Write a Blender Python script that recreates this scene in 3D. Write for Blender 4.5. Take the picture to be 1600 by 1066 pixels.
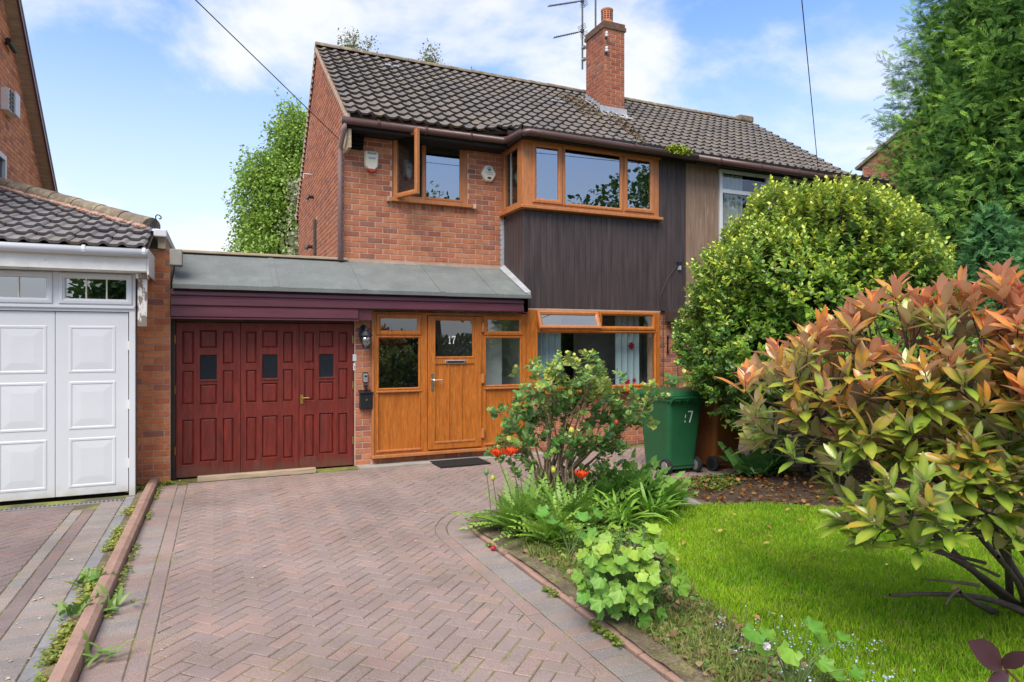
import bpy, math, random
import numpy as np
from mathutils import Vector, Matrix
R = math.radians
rnd = random.Random(7)
nr = np.random.default_rng(7)
S = bpy.context.scene
C = S.collection
for _o in list(bpy.data.objects):
    bpy.data.objects.remove(_o)

# ------------------------------------------------------------------ camera
CAM = Vector((0, 0, 1.7))
YAW = R(24.06)
cd = bpy.data.cameras.new('camera')
cd.sensor_width = 36.0
cd.lens = 23.085
cd.clip_start = 0.05
cd.clip_end = 1500
cam = bpy.data.objects.new('camera', cd)
cam.location = CAM
cam.rotation_euler = (R(90), 0, -YAW)
C.objects.link(cam)
S.camera = cam
FW = np.array([math.sin(YAW), math.cos(YAW), 0.0])
RT = np.array([math.cos(YAW), -math.sin(YAW), 0.0])

# ------------------------------------------------------------------ world, sun, exposure
S.view_settings.view_transform = 'Standard'
S.view_settings.look = 'None'
S.view_settings.exposure = 1.15
S.view_settings.gamma = 1.0
S.view_settings.use_curve_mapping = False
SUN = Vector((-0.60, -0.66, 1.20)).normalized()
W = bpy.data.worlds.new('World')
S.world = W
W.use_nodes = True
nt = W.node_tree
for n in list(nt.nodes):
    nt.nodes.remove(n)
def WN(t, **k):
    n = nt.nodes.new(t)
    for a, b in k.items():
        setattr(n, a, b)
    return n
WL = nt.links.new
w_out = WN('ShaderNodeOutputWorld')
sky = WN('ShaderNodeTexSky', sky_type='NISHITA')
sky.sun_disc = False
sky.sun_elevation = math.asin(SUN.z)
sky.sun_rotation = math.atan2(SUN.x, SUN.y)
sky.air_density = 1.0
sky.dust_density = 0.7
sky.ozone_density = 2.0
bg1 = WN('ShaderNodeBackground')
bg1.inputs[1].default_value = 0.135
tint = WN('ShaderNodeVectorMath', operation='MULTIPLY')
tint.inputs[1].default_value = (0.60, 0.80, 1.06)
WL(sky.outputs[0], tint.inputs[0]); WL(tint.outputs[0], bg1.inputs[0])
bg2 = WN('ShaderNodeBackground')
bg2.inputs[0].default_value = (0.97, 0.99, 1.02, 1)
bg2.inputs[1].default_value = 0.47
tc = WN('ShaderNodeTexCoord')
sep = WN('ShaderNodeSeparateXYZ')
WL(tc.outputs['Generated'], sep.inputs[0])
def WM(op, a, b=None, clamp=False):
    n = WN('ShaderNodeMath', operation=op, use_clamp=clamp)
    for i, v in enumerate((a, b)):
        if v is None:
            continue
        if isinstance(v, (int, float)):
            n.inputs[i].default_value = v
        else:
            WL(v, n.inputs[i])
    return n.outputs[0]
zc = WM('MAXIMUM', sep.outputs[2], 0.0)
den = WM('ADD', zc, 0.22)
cx = WM('DIVIDE', sep.outputs[0], den)
cy = WM('DIVIDE', sep.outputs[1], den)
comb = WN('ShaderNodeCombineXYZ')
WL(cx, comb.inputs[0]); WL(cy, comb.inputs[1])
comb.inputs[2].default_value = 3.1
def noise_w(scale, detail, rough, dist=0.0):
    n = WN('ShaderNodeTexNoise')
    n.inputs['Scale'].default_value = scale
    n.inputs['Detail'].default_value = detail
    n.inputs['Roughness'].default_value = rough
    n.inputs['Distortion'].default_value = dist
    WL(comb.outputs[0], n.inputs['Vector'])
    return n.outputs['Fac']
n1 = noise_w(1.15, 9, 0.56, 0.35)
r1 = WN('ShaderNodeMapRange', interpolation_type='SMOOTHSTEP')
WL(n1, r1.inputs[0])
r1.inputs[1].default_value = 0.44
r1.inputs[2].default_value = 0.60
# pale haze of the lower sky
hz = WN('ShaderNodeMapRange', interpolation_type='SMOOTHSTEP')
WL(sep.outputs[2], hz.inputs[0])
hz.inputs[1].default_value = 0.50
hz.inputs[2].default_value = 0.0
hz.inputs[3].default_value = 0.04
hz.inputs[4].default_value = 0.86
inv = WM('SUBTRACT', 1.0, WM('MULTIPLY', r1.outputs[0], 0.95))
inv2 = WM('SUBTRACT', 1.0, hz.outputs[0])
fac = WM('SUBTRACT', 1.0, WM('MULTIPLY', inv, inv2), clamp=True)
mx = WN('ShaderNodeMixShader')
WL(fac, mx.inputs[0]); WL(bg1.outputs[0], mx.inputs[1]); WL(bg2.outputs[0], mx.inputs[2])
WL(mx.outputs[0], w_out.inputs[0])

sl = bpy.data.lights.new('sun', 'SUN')
sl.energy = 2.2
sl.angle = R(40)
sl.color = (1.0, 0.91, 0.78)
so = bpy.data.objects.new('sun', sl)
so.rotation_euler = SUN.to_track_quat('Z', 'Y').to_euler()
so.location = (-20, -10, 30)
C.objects.link(so)

# ------------------------------------------------------------------ materials
def mat(name, col, rough=0.7, var=0.12, vscale=6.0, bump=0.0, bscale=80.0, metal=0.0, spec=0.4, attr=False,
        col2=None, c2scale=3.0, c2lo=0.5, c2hi=0.7, c2amt=0.8, stretch=(1, 1, 1), trans=0.0, back=None, fine=0.0, fscale=150.0, dirt=None):
    m = bpy.data.materials.new(name)
    m.use_nodes = True
    t = m.node_tree
    N, L = t.nodes.new, t.links.new
    b = t.nodes['Principled BSDF']
    out = t.nodes['Material Output']
    geo = N('ShaderNodeNewGeometry')
    mp = N('ShaderNodeMapping')
    mp.inputs['Scale'].default_value = stretch
    L(geo.outputs['Position'], mp.inputs[0])
    if attr:
        a = N('ShaderNodeAttribute'); a.attribute_name = 'Col'
        c = a.outputs['Color']
    else:
        a = N('ShaderNodeRGB'); a.outputs[0].default_value = (*col, 1)
        c = a.outputs[0]
    def noise(scale, det=4, ro=0.6):
        n = N('ShaderNodeTexNoise')
        n.inputs['Scale'].default_value = scale
        n.inputs['Detail'].default_value = det
        n.inputs['Roughness'].default_value = ro
        L(mp.outputs[0], n.inputs['Vector'])
        return n.outputs['Fac']
    def scale_by(c, fac_socket, amt):
        r = N('ShaderNodeMapRange')
        L(fac_socket, r.inputs[0])
        r.inputs[1].default_value = 0.3; r.inputs[2].default_value = 0.7
        r.inputs[3].default_value = 1 - amt; r.inputs[4].default_value = 1 + amt
        v = N('ShaderNodeVectorMath'); v.operation = 'SCALE'
        L(c, v.inputs[0]); L(r.outputs[0], v.inputs['Scale'])
        return v.outputs[0]
    if col2:
        r = N('ShaderNodeMapRange'); r.interpolation_type = 'SMOOTHSTEP'
        L(noise(c2scale, 6, 0.62), r.inputs[0])
        r.inputs[1].default_value = c2lo; r.inputs[2].default_value = c2hi
        r.inputs[3].default_value = 0; r.inputs[4].default_value = c2amt
        x = N('ShaderNodeMix'); x.data_type = 'RGBA'
        L(r.outputs[0], x.inputs['Factor']); L(c, x.inputs['A'])
        x.inputs['B'].default_value = (*col2, 1)
        c = x.outputs['Result']
    if var:
        c = scale_by(c, noise(vscale), var)
    if fine:
        c = scale_by(c, noise(fscale, 2), fine)
    if dirt:
        # splash dirt low down, ragged at its upper edge
        sx = N('ShaderNodeSeparateXYZ'); L(geo.outputs['Position'], sx.inputs[0])
        nn = N('ShaderNodeTexNoise'); nn.inputs['Scale'].default_value = 7; nn.inputs['Detail'].default_value = 6; L(geo.outputs['Position'], nn.inputs['Vector'])
        ma = N('ShaderNodeMath'); ma.operation = 'MULTIPLY_ADD'; L(nn.outputs['Fac'], ma.inputs[0]); ma.inputs[1].default_value = dirt[0] * 1.6; ma.inputs[2].default_value = -dirt[0] * .3
        r = N('ShaderNodeMapRange'); r.interpolation_type = 'SMOOTHSTEP'
        sb = N('ShaderNodeMath'); sb.operation = 'SUBTRACT'; L(sx.outputs[2], sb.inputs[0]); L(ma.outputs[0], sb.inputs[1])
        L(sb.outputs[0], r.inputs[0]); r.inputs[1].default_value = -dirt[0] * .5; r.inputs[2].default_value = dirt[0] * .5
        r.inputs[3].default_value = dirt[2]; r.inputs[4].default_value = 0
        x = N('ShaderNodeMix'); x.data_type = 'RGBA'; L(r.outputs[0], x.inputs['Factor']); L(c, x.inputs['A']); x.inputs['B'].default_value = (*dirt[1], 1)
        c = x.outputs['Result']
    if back:
        x = N('ShaderNodeMix'); x.data_type = 'RGBA'
        L(geo.outputs['Backfacing'], x.inputs['Factor']); L(c, x.inputs['A'])
        v = N('ShaderNodeMix'); v.data_type = 'RGBA'; v.inputs['Factor'].default_value = back[1]
        L(c, v.inputs['A']); v.inputs['B'].default_value = (*back[0], 1)
        L(v.outputs['Result'], x.inputs['B'])
        c = x.outputs['Result']
    L(c, b.inputs['Base Color'])
    b.inputs['Roughness'].default_value = rough
    b.inputs['Metallic'].default_value = metal
    b.inputs['Specular IOR Level'].default_value = spec
    if bump:
        bp = N('ShaderNodeBump')
        bp.inputs['Strength'].default_value = min(1.0, bump)
        bp.inputs['Distance'].default_value = 0.004
        L(noise(bscale, 5), bp.inputs['Height']); L(bp.outputs[0], b.inputs['Normal'])
    if trans:
        tr = N('ShaderNodeBsdfTranslucent'); L(c, tr.inputs[0])
        ms = N('ShaderNodeMixShader'); ms.inputs[0].default_value = trans
        L(b.outputs[0], ms.inputs[1]); L(tr.outputs[0], ms.inputs[2]); L(ms.outputs[0], out.inputs[0])
    return m

def glass(name, tint, refl, ior=1.6, rough=0.0):
    m = bpy.data.materials.new(name)
    m.use_nodes = True
    t = m.node_tree
    N, L = t.nodes.new, t.links.new
    t.nodes.remove(t.nodes['Principled BSDF'])
    out = t.nodes['Material Output']
    tr = N('ShaderNodeBsdfTransparent'); tr.inputs[0].default_value = (*tint, 1)
    gl = N('ShaderNodeBsdfGlossy'); gl.inputs['Roughness'].default_value = rough
    gl.inputs[0].default_value = (0.90, 0.95, 1.0, 1)
    # Schlick reflectance from both sides of the sheet
    r0 = min(.9, ((ior - 1) / (ior + 1)) ** 2 * 1.8 + refl)
    lw = N('ShaderNodeLayerWeight'); lw.inputs['Blend'].default_value = .5
    pw5 = N('ShaderNodeMath'); pw5.operation = 'POWER'; L(lw.outputs['Facing'], pw5.inputs[0]); pw5.inputs[1].default_value = 4.0
    ad = N('ShaderNodeMath'); ad.operation = 'MULTIPLY_ADD'; ad.use_clamp = True
    L(pw5.outputs[0], ad.inputs[0]); ad.inputs[1].default_value = 1 - r0; ad.inputs[2].default_value = r0
    ms = N('ShaderNodeMixShader')
    L(ad.outputs[0], ms.inputs[0]); L(tr.outputs[0], ms.inputs[1]); L(gl.outputs[0], ms.inputs[2])
    L(ms.outputs[0], out.inputs[0])
    return m

M = {}
M['mortar'] = mat('mortar', (.52, .37, .28), .95, .2, 5, .5, 200)
M['mortar_pale'] = mat('mortar_pale', (.42, .30, .23), .95, .2, 5, .5, 200)
M['brick'] = mat('brick', (.35, .13, .07), .9, .18, 9, .6, 120, attr=True, fine=.22, fscale=90, col2=(.16, .11, .09), c2scale=2.2, c2lo=.58, c2hi=.8, c2amt=.5)
M['paver'] = mat('paver', (.3, .2, .18), .9, .20, 1.1, .7, 260, attr=True, fine=.5, fscale=230, col2=(.19, .165, .10), c2scale=1.6, c2lo=.52, c2hi=.78, c2amt=.5)
M['joint'] = mat('joint', (.10, .09, .05), .98, .3, 9, .8, 120, col2=(.20, .21, .04), c2scale=2.3, c2lo=.44, c2hi=.62, c2amt=.9)
M['kerb'] = mat('kerb', (.315, .195, .150), .92, .18, 5, .6, 200, fine=.25, fscale=160, col2=(.19, .15, .07), c2scale=4, c2lo=.52, c2hi=.75, c2amt=.6)
M['concrete'] = mat('concrete', (.30, .28, .25), .92, .2, 4, .6, 150, fine=.2)
M['slate_kerb'] = mat('slate_kerb', (.22, .215, .22), .92, .2, 4, .6, 150, fine=.25)
M['tile'] = mat('roof_tile', (.1, .09, .085), .85, .2, 4, .6, 150, attr=True, fine=.25, fscale=110, col2=(.20, .15, .09), c2scale=1.6, c2lo=.55, c2hi=.78, c2amt=.55)
M['ridge'] = mat('ridge_tile', (.185, .145, .108), .92, .25, 7, .8, 90, col2=(.30, .27, .18), c2scale=9, c2lo=.5, c2hi=.65, fine=.3)
M['felt'] = mat('roof_felt', (.15, .165, .16), .9, .12, 3, .8, 300, fine=.5, fscale=170, col2=(.22, .25, .24), c2scale=2.2, c2lo=.5, c2hi=.75, c2amt=.6, stretch=(1, 1, 1))
M['oak'] = mat('golden_oak', (.42, .132, .019), .40, .25, 3.2, .12, 60, stretch=(14, 14, 1.2), fine=.22, fscale=9, col2=(.34, .085, .012), c2scale=1.1, c2lo=.45, c2hi=.7, c2amt=.7, dirt=(.14, (.22, .12, .05), .5))
M['oak_up'] = mat('weathered_oak', (.42, .16, .055), .42, .16, 3.2, .12, 60, stretch=(9, 9, 1.2), fine=.12, fscale=9)
M['red'] = mat('red_door_paint', (.155, .019, .011), .5, .30, 2.6, .2, 50, stretch=(9, 9, 1), col2=(.115, .022, .015), c2scale=1.2, fine=.2, fscale=7, dirt=(.22, (.13, .07, .05), .55))
M['plum'] = mat('plum_board', (.092, .024, .034), .32, .2, 2, .1, 50, stretch=(1, 9, 9), fine=.12)
M['cladding'] = mat('dark_cladding', (.052, .037, .038), .55, .30, 2, .25, 60, stretch=(9, 9, .8), fine=.2, col2=(.085, .066, .062), c2scale=1.6, c2lo=.5, c2hi=.75, c2amt=.6)
M['cladding_line'] = mat('cladding_groove', (.13, .095, .10), .6, .1)
M['tan'] = mat('tan_cladding', (.23, .15, .105), .75, .2, 2, .35, 60, stretch=(9, 9, .8), col2=(.42, .33, .25), c2scale=2.4, c2lo=.56, c2hi=.7, c2amt=.6)
M['pvc_brown'] = mat('brown_plastic', (.085, .045, .040), .28, .1, 3)
M['pipe'] = mat('faded_brown_plastic', (.29, .19, .185), .35, .1, 3)
M['white'] = mat('white_paint', (.60, .615, .64), .4, .03, 2, .03, dirt=(.16, (.42, .36, .28), .6), col2=(.60, .60, .58), c2scale=5, c2lo=.6, c2hi=.75, c2amt=.5)
M['cream'] = mat('cream_paint', (.72, .67, .55), .5, .05)
M['white_dirty'] = mat('dirty_white', (.70, .69, .66), .5, .1, 6, col2=(.33, .29, .25), c2scale=9, c2lo=.62, c2hi=.7)
M['peel'] = mat('peeling_white', (.66, .64, .60), .7, .1, 6, col2=(.16, .11, .085), c2scale=14, c2lo=.52, c2hi=.56, c2amt=.9, stretch=(1, 1, .35))
M['timber'] = mat('weathered_timber', (.40, .31, .21), .85, .25, 4, .5, 60, stretch=(1, 8, 8), fine=.2)
M['darkwood'] = mat('dark_timber', (.055, .034, .026), .7, .2)
M['soffit'] = mat('black_soffit', (.012, .009, .008), .7, .2)
M['lead'] = mat('lead', (.40, .42, .45), .5, .15, 8, .2, metal=.2)
M['steel'] = mat('galvanised_steel', (.42, .43, .44), .4, .12, 9, metal=.7)
M['chrome'] = mat('chrome', (.75, .75, .75), .18, .02, metal=1.0)
M['brass'] = mat('brass', (.48, .32, .09), .35, .15, metal=.9)
M['black'] = mat('black_plastic', (.014, .014, .017), .38, .15)
M['black_iron'] = mat('black_iron', (.012, .014, .022), .42, .2)
M['rubber'] = mat('rubber', (.018, .018, .019), .85, .2, 30, .6, 150)
M['green_bin'] = mat('green_plastic', (.017, .108, .042), .45, .1, 3, .1)
M['brown_bin'] = mat('brown_bin_plastic', (.19, .062, .014), .45, .1, 3, .1)
M['terracotta'] = mat('terracotta', (.46, .17, .09), .8, .15, 8)
M['lens_red'] = mat('red_lens', (.42, .035, .015), .25, .05)
M['number_white'] = mat('white_print', (.82, .82, .80), .5, 0)
M['teal'] = mat('teal_print', (.03, .27, .36), .5, .05)
M['ink'] = mat('blue_grey_print', (.18, .22, .38), .6, 0)
M['grey_ink'] = mat('grey_print', (.2, .26, .26), .6, 0)
M['room_grey'] = mat('grey_room_plaster', (.30, .31, .30), .9, .05)
M['room'] = mat('room_plaster', (.78, .77, .74), .9, .04)
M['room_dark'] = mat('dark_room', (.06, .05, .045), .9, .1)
M['room_floor'] = mat('room_carpet', (.10, .06, .045), .95, .1)
M['curtain'] = mat('blue_curtain', (.60, .80, .86), .85, .06, 3, trans=.3)
M['curtain_white'] = mat('pale_curtain', (.62, .66, .62), .85, .06, 3, trans=.3)
M['flower_print'] = mat('red_flower_print', (.45, .02, .06), .8, .1, trans=.2)
M['blue_print'] = mat('blue_flower_print', (.06, .22, .42), .8, .1, trans=.2)
M['glass_up'] = glass('reflective_glass', (.55, .60, .62), .20, 1.8)
M['glass'] = glass('window_glass', (.86, .89, .88), .03, 1.5)
M['glass_door'] = glass('door_glass', (.66, .72, .70), .05, 1.6)
M['glass_dark'] = mat('dark_glass', (.018, .022, .028), .12, .1, spec=.6)
M['net'] = mat('net_curtain', (.62, .66, .70), .9, .08, 9, stretch=(9, 9, .3), trans=.4)
M['soil'] = mat('soil', (.055, .037, .025), .97, .35, 6, 1.0, 60, col2=(.13, .07, .03), c2scale=14, c2lo=.5, c2hi=.62, c2amt=.7, fine=.4, fscale=60)
M['bed'] = mat('bed_soil', (.125, .098, .066), .97, .35, 6, 1.0, 60, col2=(.17, .15, .06), c2scale=9, c2lo=.45, c2hi=.62, c2amt=.8, fine=.4, fscale=60)
M['lawn'] = mat('lawn_base', (.10, .15, .020), .95, .3, 3, .8, 60, col2=(.17, .16, .05), c2scale=5, c2lo=.5, c2hi=.7, c2amt=.7, fine=.3)
M['ground'] = mat('ground', (.12, .13, .06), .95, .3, 2)
M['asphalt'] = mat('asphalt', (.05, .05, .052), .92, .15, 4, .6, 200)
M['grass'] = mat('grass_blades', (.1, .2, .02), .6, .15, 1.6, attr=True, trans=.35, spec=.25)
M['leaf'] = mat('leaf', (.06, .1, .03), .45, .12, 3, attr=True, trans=.28, spec=.45)
M['leaf_gloss'] = mat('glossy_leaf', (.06, .1, .03), .30, .12, 5, attr=True, trans=.22, spec=.55, back=((.22, .30, .12), .5))
M['leaf_red'] = mat('bronze_leaf', (.3, .08, .04), .27, .12, 14, attr=True, trans=.20, spec=.8, back=((.98, .60, .56), .40), col2=(.26, .34, .05), c2scale=26, c2lo=.58, c2hi=.7, c2amt=.45)
M['conifer'] = mat('conifer_needles', (.04, .08, .03), .65, .2, 1.2, attr=True, trans=.18, spec=.25)
M['petal'] = mat('poppy_petal', (.80, .075, .012), .55, .12, 40, trans=.4, spec=.2)
M['bark'] = mat('bark', (.115, .085, .065), .9, .3, 12, .9, 50)
M['bark_pale'] = mat('pale_bark', (.24, .17, .11), .9, .3, 14, .9, 50)
M['bark_dark'] = mat('dark_bark', (.095, .070, .058), .85, .3, 14, .9, 50)
M['twig'] = mat('green_brown_twig', (.14, .14, .06), .8, .2, 20)
M['stem'] = mat('green_stem', (.10, .17, .05), .6, .15, 20)
M['stem_red'] = mat('red_stem', (.16, .045, .035), .55, .2, 20)
M['wire'] = mat('cable', (.05, .048, .05), .6, .1)
M['alu'] = mat('aerial_metal', (.10, .10, .11), .5, .2, 20, metal=.5)
M['moss'] = mat('moss', (.15, .20, .02), .95, .3, 20)

# ------------------------------------------------------------------ object helpers
OFF = {}
def link(name, me, m, parent=None, local=False, mw=None, kind=None, label=None, bev=0, smooth=False):
    o = bpy.data.objects.new(name, me)
    C.objects.link(o)
    if m is not None and len(me.materials) == 0:
        me.materials.append(m)
    if parent is not None:
        o.parent = parent
        if not local and parent.name in OFF:
            o.matrix_parent_inverse = OFF[parent.name]
    if mw is not None: o.matrix_basis = mw
    if kind: o['kind'] = kind
    if label: o['label'] = label
    if bev:
        b = o.modifiers.new('bevel', 'BEVEL'); b.width = bev; b.segments = 2; b.limit_method = 'ANGLE'; b.angle_limit = R(40)
    if smooth and len(me.polygons):
        me.polygons.foreach_set('use_smooth', [True] * len(me.polygons))
    return o

def tag(o, label, cat, group=None):
    o['label'] = label; o['category'] = cat
    if group: o['group'] = group
    return o

def thing(name, label, cat, loc=(0, 0, 0), group=None, rz=0.0):
    o = bpy.data.objects.new(name, None)
    C.objects.link(o)
    o.empty_display_size = .1
    o.location = loc
    o.rotation_euler = (0, 0, rz)
    OFF[o.name] = (Matrix.Translation(Vector(loc)) @ Matrix.Rotation(rz, 4, 'Z')).inverted()
    return tag(o, label, cat, group)

class MB:
    def __init__(s): s.v = []; s.f = []
    def add(s, V, F, T=None):
        k = len(s.v)
        s.v += [tuple(T @ Vector(p)) if T is not None else tuple(p) for p in V]
        s.f += [tuple(i + k for i in f) for f in F]
        return s
    def box(s, x0, x1, y0, y1, z0, z1, T=None):
        V = [(x0, y0, z0), (x1, y0, z0), (x1, y1, z0), (x0, y1, z0), (x0, y0, z1), (x1, y0, z1), (x1, y1, z1), (x0, y1, z1)]
        return s.add(V, [(0, 3, 2, 1), (4, 5, 6, 7), (0, 1, 5, 4), (1, 2, 6, 5), (2, 3, 7, 6), (3, 0, 4, 7)], T)
    def prism(s, poly, z0, z1, T=None):
        n = len(poly)
        V = [(x, y, z0) for x, y in poly] + [(x, y, z1) for x, y in poly]
        F = [tuple(range(n))[::-1], tuple(range(n, 2 * n))] + [(i, (i + 1) % n, n + (i + 1) % n, n + i) for i in range(n)]
        return s.add(V, F, T)
    def tube(s, pts, rad, n=8, cap=True, T=None):
        pts = [Vector(p) for p in pts]
        if not isinstance(rad, (list, tuple)): rad = [rad] * len(pts)
        V = []; F = []
        prev = None
        for i, p in enumerate(pts):
            a = pts[max(0, i - 1)]; b = pts[min(len(pts) - 1, i + 1)]
            d = (b - a).normalized() if (b - a).length > 1e-9 else Vector((0, 0, 1))
            if prev is None:
                u = d.cross(Vector((0, 0, 1)))
                if u.length < .05: u = d.cross(Vector((1, 0, 0)))
            else:
                u = prev - d * prev.dot(d)
                if u.length < 1e-6: u = d.orthogonal()
            u.normalize(); w = d.cross(u); prev = u
            for k in range(n):
                t = 2 * math.pi * k / n
                V.append(p + (u * math.cos(t) + w * math.sin(t)) * rad[i])
        for i in range(len(pts) - 1):
            for k in range(n):
                F.append((i * n + k, i * n + (k + 1) % n, (i + 1) * n + (k + 1) % n, (i + 1) * n + k))
        if cap:
            F.append(tuple(range(n))[::-1]); F.append(tuple(range((len(pts) - 1) * n, len(pts) * n)))
        return s.add(V, F, T)
    def lathe(s, prof, c=(0, 0, 0), n=16, T=None):
        V = []; F = []
        for r, z in prof:
            for k in range(n):
                t = 2 * math.pi * k / n
                V.append((c[0] + r * math.cos(t), c[1] + r * math.sin(t), c[2] + z))
        for i in range(len(prof) - 1):
            for k in range(n):
                F.append((i * n + k, i * n + (k + 1) % n, (i + 1) * n + (k + 1) % n, (i + 1) * n + k))
        F.append(tuple(range(n))[::-1]); F.append(tuple(range((len(prof) - 1) * n, len(prof) * n)))
        return s.add(V, F, T)
    def holed(s, x0, x1, z0, z1, holes, y0, y1, T=None):
        """slab facing -Y (front y0, back y1) with rectangular openings (x0,x1,z0,z1)"""
        xs = sorted({x0, x1, *[h[0] for h in holes], *[h[1] for h in holes]})
        zs = sorted({z0, z1, *[h[2] for h in holes], *[h[3] for h in holes]})
        nx, nz = len(xs) - 1, len(zs) - 1
        def solid(i, j):
            if i < 0 or j < 0 or i >= nx or j >= nz: return False
            cx_, cz_ = (xs[i] + xs[i + 1]) / 2, (zs[j] + zs[j + 1]) / 2
            return not any(h[0] < cx_ < h[1] and h[2] < cz_ < h[3] for h in holes)
        V = []; F = []; idx = {}
        def vi(i, j, k):
            if (i, j, k) not in idx:
                idx[(i, j, k)] = len(V); V.append((xs[i], (y0, y1)[k], zs[j]))
            return idx[(i, j, k)]
        for i in range(nx):
            for j in range(nz):
                if not solid(i, j): continue
                F.append((vi(i, j, 0), vi(i + 1, j, 0), vi(i + 1, j + 1, 0), vi(i, j + 1, 0)))
                F.append((vi(i, j, 1), vi(i, j + 1, 1), vi(i + 1, j + 1, 1), vi(i + 1, j, 1)))
                if not solid(i - 1, j): F.append((vi(i, j, 0), vi(i, j + 1, 0), vi(i, j + 1, 1), vi(i, j, 1)))
                if not solid(i + 1, j): F.append((vi(i + 1, j, 0), vi(i + 1, j, 1), vi(i + 1, j + 1, 1), vi(i + 1, j + 1, 0)))
                if not solid(i, j - 1): F.append((vi(i, j, 0), vi(i, j, 1), vi(i + 1, j, 1), vi(i + 1, j, 0)))
                if not solid(i, j + 1): F.append((vi(i, j + 1, 0), vi(i + 1, j + 1, 0), vi(i + 1, j + 1, 1), vi(i, j + 1, 1)))
        return s.add(V, F, T)
    def frame(s, x0, x1, z0, z1, y, w, dep, lip=.010, T=None):
        """mitred rectangular moulding facing -Y, front at y"""
        prof = [(0, dep), (0, lip), (.006, lip * .2), (w * .55, 0), (w * .62, lip * .6), (w - .008, lip * 1.3), (w, lip * 2.2), (w, dep)]
        V = []; F = []; n = len(prof)
        for (cx_, cz_, sx, sz) in ((x0, z0, 1, 1), (x1, z0, -1, 1), (x1, z1, -1, -1), (x0, z1, 1, -1)):
            for a, b in prof:
                V.append((cx_ + sx * a, y + b, cz_ + sz * a))
        for c_ in range(4):
            d_ = (c_ + 1) % 4
            for k in range(n):
                k2 = (k + 1) % n
                F.append((c_ * n + k, d_ * n + k, d_ * n + k2, c_ * n + k2))
        return s.add(V, F, T)
    def ball(s, c, r, n=10, m=7, sq=(1, 1, 1), T=None):
        prof = [(max(1e-4, math.sin(math.pi * i / m)), -math.cos(math.pi * i / m)) for i in range(m + 1)]
        V = []; F = []
        for pr, pz in prof:
            for k in range(n):
                t = 2 * math.pi * k / n
                V.append((c[0] + r * sq[0] * pr * math.cos(t), c[1] + r * sq[1] * pr * math.sin(t), c[2] + r * sq[2] * pz))
        for i in range(m):
            for k in range(n):
                F.append((i * n + k, i * n + (k + 1) % n, (i + 1) * n + (k + 1) % n, (i + 1) * n + k))
        return s.add(V, F, T)
    def mesh(s, name):
        me = bpy.data.meshes.new(name)
        me.from_pydata(s.v, [], s.f); me.update()
        return me
    def build(s, name, m, parent=None, **k):
        return link(name, s.mesh(name), m, parent, **k)

def vis(p):
    """distance from the camera, things outside the frame counted far"""
    d = np.array(p) - np.array(CAM)
    z = d @ FW
    if z < .2: return 1e3 - z
    u, v = (d @ RT) / z, d[2] / z
    return z + (0 if abs(u) < .80 and abs(v) < .54 else 500)

def colmesh(name, V, F, cols, smooth=False):
    me = bpy.data.meshes.new(name)
    me.from_pydata([tuple(p) for p in V], [], F)
    a = me.color_attributes.new('Col', 'FLOAT_COLOR', 'POINT')
    cc = np.ones((len(V), 4), np.float32); cc[:, :3] = cols
    a.data.foreach_set('color', cc.ravel())
    if smooth: me.polygons.foreach_set('use_smooth', [True] * len(me.polygons))
    me.update()
    return me

def pieces(parent, name, variants, items, m, nmax=300, restname=None, weight=None):
    """variants: (V, F, colour); items: (variant, 4x4). The largest in view become objects, the rest one mesh."""
    order = sorted(range(len(items)), key=lambda i: vis(items[i][1].translation))
    cache = {}
    for i in order[:nmax]:
        vi, T = items[i]
        if vi not in cache:
            V, F, c = variants[vi]
            cache[vi] = colmesh(name, V, F, c, name == 'leaf')
        link(name, cache[vi], m, parent, mw=T)
    rest = order[nmax:]
    if rest:
        VV = []; FF = []; CC = []; k = 0
        for i in rest:
            vi, T = items[i]
            V, F, c = variants[vi]
            A = np.array(T.to_3x3()); t = np.array(T.translation)
            P = np.asarray(V) @ A.T + t
            VV.append(P); CC.append(np.broadcast_to(np.asarray(c), (len(P), 3)))
            FF += [tuple(q + k for q in f) for f in F]; k += len(P)
        me = colmesh(restname or name, np.concatenate(VV), FF, np.concatenate(CC), name == 'leaf')
        link(restname or name, me, m, parent, kind='stuff')

BOXF = [(0, 3, 2, 1), (4, 5, 6, 7), (0, 1, 5, 4), (1, 2, 6, 5), (2, 3, 7, 6), (3, 0, 4, 7)]
def chamfer_box(l, w, h, c=.004):
    """block of length l (x), width w (y), height h (z, top chamfered), centred, base z=0"""
    V = []
    for z, i in ((0, 0), (h - c, 0), (h, c)):
        V += [(-l / 2 + i, -w / 2 + i, z), (l / 2 - i, -w / 2 + i, z), (l / 2 - i, w / 2 - i, z), (-l / 2 + i, w / 2 - i, z)]
    F = [(8, 9, 10, 11)]
    for b in (0, 4):
        F += [(b + k, b + (k + 1) % 4, b + 4 + (k + 1) % 4, b + 4 + k) for k in range(4)]
    return np.array(V), F

# ---- many-leaf meshes
def npmesh(name, V, F, cols):
    me = bpy.data.meshes.new(name)
    V = np.ascontiguousarray(V, np.float32); F = np.ascontiguousarray(F, np.int32)
    n, k = F.shape
    me.vertices.add(len(V)); me.vertices.foreach_set('co', V.ravel())
    me.loops.add(n * k); me.loops.foreach_set('vertex_index', F.ravel())
    me.polygons.add(n)
    me.polygons.foreach_set('loop_start', np.arange(0, n * k, k, dtype=np.int32))
    me.polygons.foreach_set('use_smooth', np.ones(n, bool))
    me.update(calc_edges=True)
    a = me.color_attributes.new('Col', 'FLOAT_COLOR', 'POINT')
    cc = np.ones((len(V), 4), np.float32); cc[:, :3] = cols
    a.data.foreach_set('color', cc.ravel())
    return me

def unit(a):
    return a / np.maximum(np.linalg.norm(a, axis=-1, keepdims=True), 1e-9)

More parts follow.
